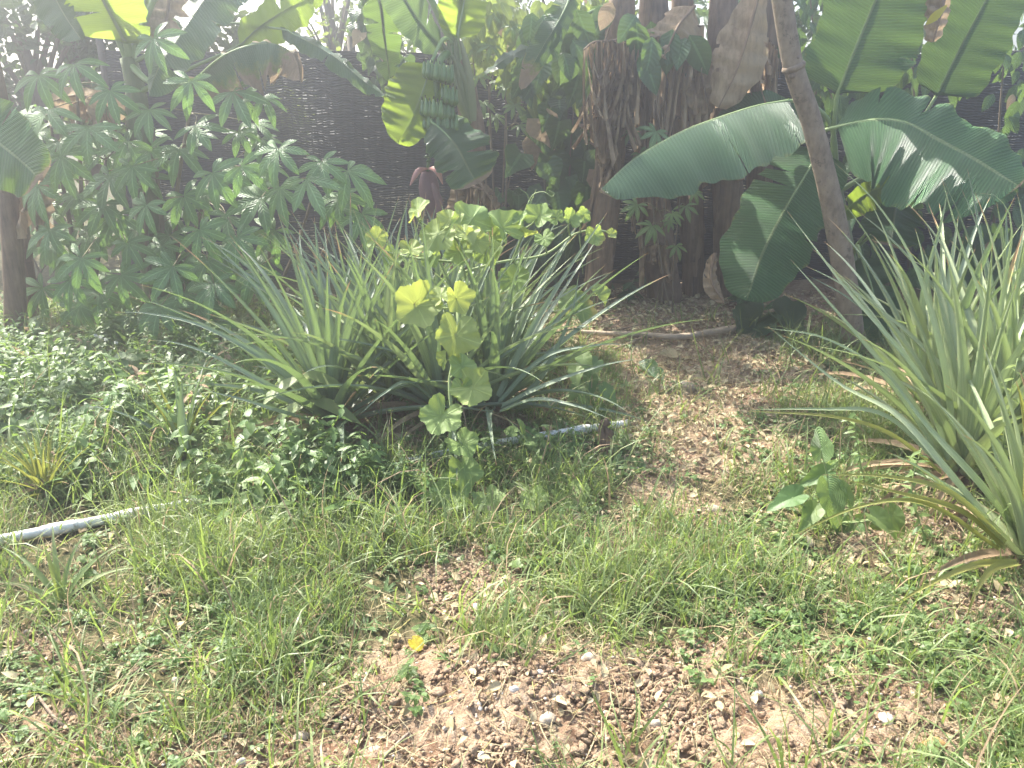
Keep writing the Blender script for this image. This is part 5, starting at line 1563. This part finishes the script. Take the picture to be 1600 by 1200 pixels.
br = lying([(895, 528), (950, 532), (1010, 534), (1060, 537), (1120, 528), (1160, 522), (1210, 518), (1245, 512)], .045)
rt = thing('fallen_branch', 'bare pale branch lying across the bare soil of the path', 'branch', br[0].copy())
mb = MB(); tube(mb, br, [.014, .019, .021, .027, .022], 9, 50, .5, wob=.2); mb.build('limb', M['stick'], rt)
mb = MB(); tube(mb, [br[2], *lying([(980, 545), (960, 552)], .03)], [.01, .005], 7, 12, .4); mb.build('twig', M['pole'], rt)
for i, (pts, lab) in enumerate([([(1018, 530), (1035, 508), (1050, 488), (1028, 484)], 'bent dry twig standing on the soil above the branch'), ([(920, 512), (980, 496), (1030, 490)], 'thin straight dry stick left of the old banana stems'),
                                ([(955, 520), (1020, 506), (1080, 497), (1120, 495)], 'long thin dry stick above the fallen branch'), ([(1160, 545), (1168, 570), (1145, 600)], 'curved brown root end below the right end of the branch'), ([(1040, 600), (1090, 604), (1120, 612)], 'fine straw like twig beside the grey stone'),
                                ([(1290, 1060), (1320, 1120), (1380, 1190)], 'dry grass stalk lying on the lower right soil'), ([(640, 1150), (600, 1190), (590, 1215)], 'dry twig at the bottom edge left of the mound'), ([(60, 1092), (90, 1130), (130, 1160)], 'dry stalk on the lower left soil')]):
    P = lying(pts, .012)
    rt = tag(MB().build.__self__ and (lambda m: (tube(m, P, [.004, .0045, .0025], 6, 24, random.random(), wob=.2), m.build('twig', M['pole']))[1])(MB()), lab, 'twig', 'dry twigs on the ground')


def stone(name, label, px, py, w_px, h_px, mat, seed, cat='stone', group='stones on the soil', sink=.25):
    rs = np.random.default_rng(seed)
    p = gnd(px, py + h_px * .3)
    s = mpp(p.y, py)
    rx, rz = w_px * s * .5, h_px * s * .55
    n, m = 18, 24
    V = []
    ph = rs.uniform(0, 6, 6)
    for i in range(n + 1):
        th = math.pi * i / n
        for k in range(m):
            a = 2 * math.pi * k / m
            x, y, z = math.sin(th) * math.cos(a), math.sin(th) * math.sin(a), math.cos(th)
            q = 1 + .10 * math.sin(2.3 * x + ph[0] + 2 * z) + .08 * math.sin(3.1 * y + ph[1] + x) + .05 * math.sin(6 * z + ph[2] + 4 * x) + .03 * math.sin(9 * x + 8 * y + ph[3])
            V.append((x * rx * q, y * rx * .8 * q, z * rz * q))
    Fc = [(i * m + k, i * m + (k + 1) % m, (i + 1) * m + (k + 1) % m, (i + 1) * m + k) for i in range(n) for k in range(m)]
    c, s_ = math.cos(ph[4]), math.sin(ph[4])
    rot = .35 * (ph[5] / 6 - .5)
    V = [p + Vector((x * math.cos(rot) - y * math.sin(rot), x * math.sin(rot) + y * math.cos(rot), z + rz * (1 - sink * 2) * .8)) for x, y, z in V]
    mb = MB(); mb.add(V, Fc, None, float(rs.random()))
    return tag(mb.build(name, M[mat]), label, cat, group)


for i, a in enumerate([
    ('rounded grey brown stone on the dark soil of the path', 1073, 605, 26, 17, 'stone'), ('oval grey pebble at the top of the soil mound', 921, 1026, 24, 14, 'stone'), ('large pinkish tan stone in the middle of the mound', 855, 1122, 26, 20, 'stone'),
    ('pale angular stone below the mound crest, left of the pinkish stone', 804, 1077, 16, 16, 'stonew'), ('rounded tan stone in the lower left soil', 471, 1150, 24, 18, 'stone'), ('bright white angular stone on the lower right soil', 1384, 1122, 26, 14, 'stonew'),
    ('flat ochre stone at the lower right edge of the soil', 1458, 1162, 34, 22, 'stoner'), ('grey stone at the worn spot near the path bend', 1116, 796, 22, 14, 'stone'), ('upright brown stone stuck in the bare spot amid the grass', 769, 953, 14, 22, 'stone'),
    ('whitish stone beside the upright brown stone', 745, 948, 14, 12, 'stonew'), ('grey green half buried stone right of the bare spot', 872, 958, 22, 14, 'stone'), ('small white pebble on the upper left of the mound', 843, 1050, 14, 9, 'stonew'),
    ('pale standing pebble at the bottom of the mound', 752, 1180, 11, 18, 'stonew'), ('tan stone on the right shoulder of the mound', 1024, 1130, 20, 18, 'stone'), ('little round tan pebble right of the mound', 1158, 1063, 12, 11, 'stone'), ('pale round pebble in the lower right gravel', 1186, 1083, 14, 10, 'stonew'),
    ('brown pebble left of the bare spot amid the grass', 720, 874, 14, 9, 'stone'), ('dark oblong stone at the bottom left of the mound', 588, 1172, 24, 12, 'stone'), ('pair forming tan stone at the lower left, next to the rounded one', 345, 1146, 14, 12, 'stone'), ('grey pebble in the shaded lower left grass', 276, 1062, 14, 10, 'stone'),
    ('pale pebble at the far lower left', 378, 1190, 16, 20, 'stonew'), ('grey stone lying under the yellow pineapple leaves at right', 1345, 660, 16, 10, 'stone'), ('dark pebble at the lower left soil margin', 66, 985, 12, 8, 'stone'), ('tan clod like stone at the base of the right edge pineapple', 1515, 880, 34, 26, 'stone')]):
    stone('stone', a[0], *a[1:], seed=i + 3)


def fallen(name, label, px, py, r_px, mat, seed, lobes=0, lift=.015, cup=.5, dry=0., n=(0, -.25, 1), d=(.7, -.5, 0), cat='leaf', group=None):
    p = gnd(px, py); p.z += lift
    rt = round_leaf(None, p, n, d, r_px * mpp(p.y, py), None, mat, seed, lobes, cup, dry, fold=.3, name=name)
    return tag(rt, label, cat, group)


fallen('fallen_leaf', 'bright yellow fallen leaf in the grass above the mound', 650, 1020, 13, 'yellow', 1, cup=.1, lift=.03, n=(.35, -.3, .9))
fallen('fallen_leaf', 'large pale wrinkled leaf at the right end of the branch, left piece', 1180, 522, 38, 'banana_pale', 2, 5, .06, n=(-.2, -.6, .8), d=(-.6, -.5, -.2))
fallen('fallen_leaf', 'large pale wrinkled leaf at the right end of the branch, right piece', 1222, 518, 36, 'banana_pale', 3, 5, .07, n=(.2, -.6, .8), d=(.6, -.5, -.1))
fallen('fallen_leaf', 'grey green curled leaf lying on the path soil', 1010, 582, 18, 'heart', 4, 0, .015)
fallen('fallen_leaf', 'dark curled leaf next to the stone on the path', 1022, 592, 16, 'heart', 5)
fallen('fallen_leaf', 'tan dry leaf flat on the soil below the branch', 1045, 560, 14, 'straw', 6)
b = gnd(945, 715)
rt = thing('dead_shoot', 'withered reddish brown curled shoot standing at the right end of the pipe', 'dead plant', b)
for i in range(4):
    mb = MB()
    P = crom(pxs([(945 + (i - 1.5) * 8, 718, b.y), (940 + i * 5, 695, b.y - .01), (946 - i * 3, 676, b.y), (936 + i * 6, 662, b.y + .01)]), 14)
    ribbon(mb, P, [.02 + .014 * math.sin(j * .9 + i) for j in range(14)], Vector((math.sin(i), -1, .3)), -.9, random.random(), cols=5, twist=1.2 - i * .6)
    mb.build('dry_leaf', M['stemdark'], rt)

# ================================================================== GROUND COVER (uncountable)
def sample_ground(n, dens, yr=(1.25, 6.3)):
    """random ground points seen by the camera, kept with probability dens(px, py, x, y)"""
    out = []
    got = 0
    while got < n:
        k = 60000
        y = rng.uniform(yr[0], yr[1], k); x = rng.uniform(-1, 1, k) * (.68 * y + .35)
        keep = rng.random(k) < (.68 * y + .35) / (.68 * yr[1] + .35)
        x, y = x[keep], y[keep]
        px, py = project(x, y, hbase(x, y))
        p = dens(px, py, x, y)
        keep = rng.random(len(x)) < p
        out.append(np.stack([x[keep], y[keep]], -1)); got += keep.sum()
    q = np.concatenate(out)[:n]
    return np.concatenate([q, hbase(q[:, 0], q[:, 1])[:, None]], 1)


def g2(px, py, cx, cy, rx, ry): return np.exp(-(((px - cx) / rx) ** 2 + ((py - cy) / ry) ** 2))


def pipe_clear(px, py):
    """fewer plants right in front of the two stretches where the pipe shows"""
    yl = 868 - (px + 90) * (868 - 668) / 1072
    vis = np.clip(g2(px, py, 120, 852, 220, 34) + g2(px, py, 850, 706, 150, 24) + g2(px, py, 300, 812, 30, 20), 0, 1)
    return 1 - .6 * vis * (py > yl - 4)


def leaf_clear(px, py):
    return 1 - .93 * np.clip(g2(px, py, 750, 800, 190, 42) + g2(px, py, 1330, 850, 95, 70) + g2(px, py, 1060, 550, 150, 30), 0, 1)


def d_grass(px, py, x, y):
    b = bare_w(x, y)
    cl = np.clip((fbm(x * 3.2, y * 3.2, 71, 3) - .36) * 3.2, .05, 1)
    zone = .38 + .35 * g2(px, py, 250, 720, 300, 90) + .9 * g2(px, py, 330, 960, 420, 170) + .9 * g2(px, py, 820, 830, 190, 70) + .8 * g2(px, py, 950, 880, 170, 100) + .9 * g2(px, py, 1330, 1010, 200, 110) + .7 * g2(px, py, 1060, 690, 90, 50)
    zone = zone * (1 - .8 * g2(px, py, 200, 560, 300, 60))
    return np.clip(zone, 0, 1) * np.clip(1 - 1.25 * b, .008, 1) * cl ** 1.3 * pipe_clear(px, py) * leaf_clear(px, py)


def blade_t(bend, n=5, w=.5, curl=0.):
    V = []; UV = []; Fc = []
    y = z = 0.0
    for i in range(n):
        t = i / (n - 1)
        ww = w * (1 - t ** 1.8) + (.02 if i < n - 1 else 0)
        for k in (-1, 1):
            V.append((k * ww + curl * t * t, y, z)); UV.append((k, t))
        a = math.pi / 2 - bend * (t + .5 / n)
        y += math.cos(a) / (n - 1); z += math.sin(a) / (n - 1)
    for i in range(n - 1):
        a = i * 2
        Fc.append((a, a + 1, a + 3, a + 2))
    return V, Fc, UV


def grass_obj(name, ntuft, per, L, wmm, dens, mat, label_kind='stuff', bends=(.5, 1.0, 1.5, 2.1, 2.6), spread=.035, dryp=.07, yr=(1.25, 5.6)):
    c = sample_ground(ntuft, dens, yr)
    tl = rng.uniform(.55, 1.25, ntuft)
    tt = np.clip(.15 + .9 * (fbm(c[:, 0] * 1.6, c[:, 1] * 1.6, 81, 3)) - .15 + rng.normal(0, .12, ntuft), 0, 1)
    groups = []
    for bnd in bends:
        k = per
        idx = np.repeat(np.arange(ntuft), k)
        pos = c[idx].copy()
        pos[:, :2] += rng.normal(0, spread, (len(idx), 2))
        pos[:, 2] = hbase(pos[:, 0], pos[:, 1]) - .004
        l = rng.uniform(L[0], L[1], len(idx)) * tl[idx]
        wd = rng.uniform(.6, 1.3, len(idx)) * wmm * .001
        T = blade_t(bnd, 6, 1.0, rng.uniform(-.5, .5) * 0)
        Rm = rots(len(idx), .3, np.stack([wd, l, l], -1))
        groups.append((T[0], T[1], T[2], Rm, pos, np.clip(tt[idx] + rng.normal(0, .12, len(idx)), 0, 1), (rng.random(len(idx)) < dryp) * .9))
    return tag(big_mesh(name, groups, M[mat]), kind=label_kind)


grass_obj('grass', 3000, 3, (.06, .19), 2.1, d_grass, 'grass')
grass_obj('long_grass', 720, 2, (.18, .36), 3.2, lambda px, py, x, y: np.clip(d_grass(px, py, x, y) ** .8 + .10 + .5 * g2(px, py, 260, 680, 300, 90), 0, 1) * pipe_clear(px, py) * leaf_clear(px, py), 'grass', bends=(.7, 1.3, 1.9, 2.4, 2.9), spread=.035)
grass_obj('pale_grass', 420, 2, (.14, .34), 3.2, lambda px, py, x, y: np.clip(d_grass(px, py, x, y) + .5 * g2(px, py, 120, 1020, 200, 140) * (bare_w(x, y) < .5), 0, 1) * pipe_clear(px, py), 'cassava_lit', bends=(.9, 1.6, 2.3), spread=.04)  # whitish blades, their sunlit look comes from the leaf colour
grass_obj('dry_grass', 1500, 2, (.06, .2), 1.3, lambda px, py, x, y: np.clip(.25 + .6 * bare_w(x, y), 0, .8) * (py > 520), 'straw', bends=(1.2, 2.0, 2.8), spread=.05, dryp=0)


# small broad-leaved weeds
def merge_t(parts):
    V = []; Fc = []; UV = []
    for v, f, u in parts:
        o = len(V); V += [tuple(q) for q in v]; Fc += [tuple(i + o for i in q) for q in f]; UV += list(u)
    return V, Fc, UV


def place_t(t, m, p):
    return [p + m @ Vector(v) for v in t[0]], t[1], t[2]


def sprig(kind, seed):
    rs = random.Random(seed)
    parts = []
    small = simple_leaf_template(1, .22, rows=5); rnd = simple_leaf_template(1, .48, rows=5); lance = simple_leaf_template(1, .10, rows=6, droop=.4)
    if kind == 'clover':
        for s in range(5):
            a0 = rs.uniform(0, 6.28); r = rs.uniform(0, .5); h = rs.uniform(.3, .9)
            c = Vector((math.cos(a0) * r, math.sin(a0) * r, h))
            for k in range(3):
                a = a0 + k * 2.094
                parts.append(place_t(rnd, rot_nd((rs.uniform(-.3, .3), rs.uniform(-.3, .3), 1), (math.cos(a), math.sin(a), .1)) * .26, c))
            mb = blade_t(.3, 3, .012)
            parts.append(place_t(mb, Matrix(((1, 0, 0), (0, r + .01, 0), (0, 0, h))), Vector((0, 0, 0))))
    elif kind == 'opposite':
        P = crom([(0, 0, 0), (rs.uniform(-.1, .1), rs.uniform(-.1, .1), .5), (rs.uniform(-.25, .25), rs.uniform(-.25, .25), .95)], 8)
        for i in range(2, 8):
            for k in (0, 1):
                a = i * 1.57 + k * math.pi + rs.uniform(-.3, .3)
                s = .42 - .035 * i
                parts.append(place_t(small, rot_nd((rs.uniform(-.3, .3), rs.uniform(-.3, .3), 1), (math.cos(a), math.sin(a), rs.uniform(-.1, .3))) * s, P[i]))
        V = []; F_ = []; U = []
        for i, p in enumerate(P):
            V += [p + Vector((-.012, 0, 0)), p + Vector((.012, 0, 0))]; U += [(0, 0), (0, 1)]
            if i: F_.append((2 * i - 2, 2 * i - 1, 2 * i + 1, 2 * i))
        parts.append((V, F_, U))
    elif kind == 'rosette':
        for i in range(9):
            a = i * 2.4 + rs.uniform(-.3, .3)
            parts.append(place_t(lance, rot_nd((-math.cos(a) * .5, -math.sin(a) * .5, .8), (math.cos(a), math.sin(a), rs.uniform(.3, 1.0))) * rs.uniform(.6, 1), Vector((0, 0, 0))))
    elif kind == 'creep':
        for i in range(14):
            a = rs.uniform(0, 6.28); r = rs.random() ** .6
            parts.append(place_t(rs.choice([small, rnd]), rot_nd((rs.uniform(-.4, .4), rs.uniform(-.4, .4), 1), (math.cos(a), math.sin(a), rs.uniform(-.1, .3))) * rs.uniform(.2, .36), Vector((math.cos(a) * r, math.sin(a) * r, rs.uniform(.05, .4)))))
    return merge_t(parts)


def d_weed(px, py, x, y):
    b = bare_w(x, y)
    cl = np.clip((fbm(x * 3.5 + 9, y * 3.5, 91, 3) - .33) * 3.0, .05, 1)
    zone = .5 + 1.0 * g2(px, py, 180, 690, 380, 120) + .8 * g2(px, py, 480, 760, 200, 70) + .9 * g2(px, py, 1300, 900, 190, 90) + 1.0 * g2(px, py, 500, 775, 170, 35) + .6 * g2(px, py, 850, 720, 300, 50) + .5 * g2(px, py, 1050, 700, 120, 50) + .7 * g2(px, py, 1560, 1080, 120, 120) + .7 * g2(px, py, 120, 560, 240, 50) + .4 * g2(px, py, 950, 480, 120, 60)
    return np.clip(zone, 0, 1) * np.clip(1 - b + .3 * g2(px, py, 1200, 690, 130, 90), .08, 1) * cl * leaf_clear(px, py)


def weeds_obj(name, n, kinds, size, dens, mat, yr=(1.25, 6.3), dryp=.03, hs=1.0):
    groups = []
    per = n // len(kinds)
    for j, kd in enumerate(kinds):
        T = sprig(kd, 200 + j * 7)
        pos = sample_ground(per, dens, yr); pos[:, 2] -= .003
        s = rng.uniform(size[0], size[1], per) * (.7 + .6 * rng.random(per))
        if kd == 'creep': s3 = np.stack([s, s, s * .6], -1)
        else: s3 = np.stack([s, s, s * hs], -1)
        tt = np.clip(fbm(pos[:, 0] * 2, pos[:, 1] * 2, 101 + j, 3) + rng.normal(0, .15, per), 0, 1)
        groups.append((T[0], T[1], T[2], rots(per, .22, s3), pos, tt, (rng.random(per) < dryp) * .8))
    return tag(big_mesh(name, groups, M[mat]), kind='stuff')


weeds_obj('ground_cover', 15000, ['clover', 'creep', 'creep', 'opposite', 'clover', 'rosette'], (.025, .06), d_weed, 'weed', yr=(1.25, 5.8))
weeds_obj('leafy_weeds', 2000, ['opposite', 'rosette', 'rosette', 'opposite', 'opposite'], (.10, .25), lambda px, py, x, y: d_weed(px, py, x, y) * np.clip(1.2 * g2(px, py, 190, 640, 330, 90) + 1.4 * g2(px, py, 500, 778, 170, 26), 0, 1), 'weed', yr=(2.4, 5.8))

# soil crumbs, gravel and litter
ico = [Vector(v) for v in [(0, 0, 1), (.894, 0, .447), (.276, .851, .447), (-.724, .526, .447), (-.724, -.526, .447), (.276, -.851, .447), (.724, .526, -.447), (-.276, .851, -.447), (-.894, 0, -.447), (-.276, -.851, -.447), (.724, -.526, -.447), (0, 0, -1)]]
icf = [(0, 1, 2), (0, 2, 3), (0, 3, 4), (0, 4, 5), (0, 5, 1), (1, 6, 2), (2, 7, 3), (3, 8, 4), (4, 9, 5), (5, 10, 1), (6, 7, 2), (7, 8, 3), (8, 9, 4), (9, 10, 5), (10, 6, 1), (11, 7, 6), (11, 8, 7), (11, 9, 8), (11, 10, 9), (11, 6, 10)]


def sub_ico(seed, rough):
    rs = random.Random(seed)
    V = list(ico); Fc = []; cache = {}
    def mid(a, b):
        key = (min(a, b), max(a, b))
        if key not in cache:
            V.append(((V[a] + V[b]) / 2).normalized()); cache[key] = len(V) - 1
        return cache[key]
    for a, b, c in icf:
        x, y, z = mid(a, b), mid(b, c), mid(c, a)
        Fc += [(a, x, z), (x, b, y), (z, y, c), (x, y, z)]
    V = [v * (1 + rs.uniform(-rough, rough)) for v in V]
    return V, Fc, [(0, 0)] * len(V)


def crumbs(name, n, size, mat, dens, rough=.25, flat=(.55, .95), smooth=False, power=2.2):
    groups = []
    for j in range(5):
        T = sub_ico(300 + j, rough)
        k = n // 5
        pos = sample_ground(k, dens, (1.25, 5.5))
        s = size[0] + (size[1] - size[0]) * rng.random(k) ** power
        s3 = np.stack([s, s * rng.uniform(.7, 1, k), s * rng.uniform(flat[0], flat[1], k)], -1)
        pos[:, 2] += s * .35 + .004
        groups.append((T[0], T[1], T[2], rots(k, .3, s3), pos, rng.random(k), np.zeros(k)))
    return tag(big_mesh(name, groups, M[mat], smooth), kind='stuff')


DB = lambda px, py, x, y: np.clip(bare_w(x, y) - .2, 0, 1) * np.clip((py - 640) / 300, .12, 1) + .008
crumbs('soil_clods', 15000, (.0012, .0095), 'clod', lambda px, py, x, y: DB(px, py, x, y) * np.clip((fbm(x * 5, y * 5, 131, 3) - .38) * 4, .05, 1), .33, power=3.6, smooth=True)
crumbs('soil_lumps', 200, (.007, .017), 'lump', lambda px, py, x, y: DB(px, py, x, y) * (py > 960), .42, flat=(.35, .65), power=2.0, smooth=True)
crumbs('gravel', 900, (.0018, .007), 'stone', DB, .1, smooth=True, power=3)
crumbs('pale_gravel', 260, (.0018, .006), 'stonew', DB, .12, smooth=True)

n = 10500
lt = simple_leaf_template(1, .26, rows=5, droop=.3, fold=.5)
DL = lambda px, py, x, y: np.clip(.05 + 1.3 * (g2(px, py, 1130, 640, 170, 110) + .7 * g2(px, py, 1040, 480, 180, 50) + .7 * g2(px, py, 1480, 880, 120, 80) + .4 * g2(px, py, 700, 660, 250, 50) + .12), 0, 1)
pos = sample_ground(n, DL, (1.3, 6.3)); pos[:, 2] += .014
s = rng.uniform(.015, .05, n)
tag(big_mesh('leaf_litter', [(lt[0], lt[1], lt[2], rots(n, .45, s), pos, rng.random(n), np.zeros(n))], M['litter']), kind='stuff')

n = 9000
st = blade_t(.25, 4, 1.0)
pos = sample_ground(n, lambda px, py, x, y: np.clip(.35 + .4 * d_grass(px, py, x, y), 0, 1) * (py > 520), (1.25, 5.2)); pos[:, 2] += .006
L = rng.uniform(.04, .16, n); wd = rng.uniform(.0008, .0022, n)
Rt = rots(n, .18, np.stack([wd, L, L], -1))
flat = np.array([[1, 0, 0], [0, 0, 1], [0, -1, 0]], float).T
Rm = np.einsum('kij,jl->kil', rots(n, .16), flat) * np.stack([wd, L, L], -1)[:, None, :]
tag(big_mesh('thatch', [(st[0], st[1], st[2], Rm, pos, rng.random(n), (rng.random(n) < .25) * .5)], M['straw']), kind='stuff')
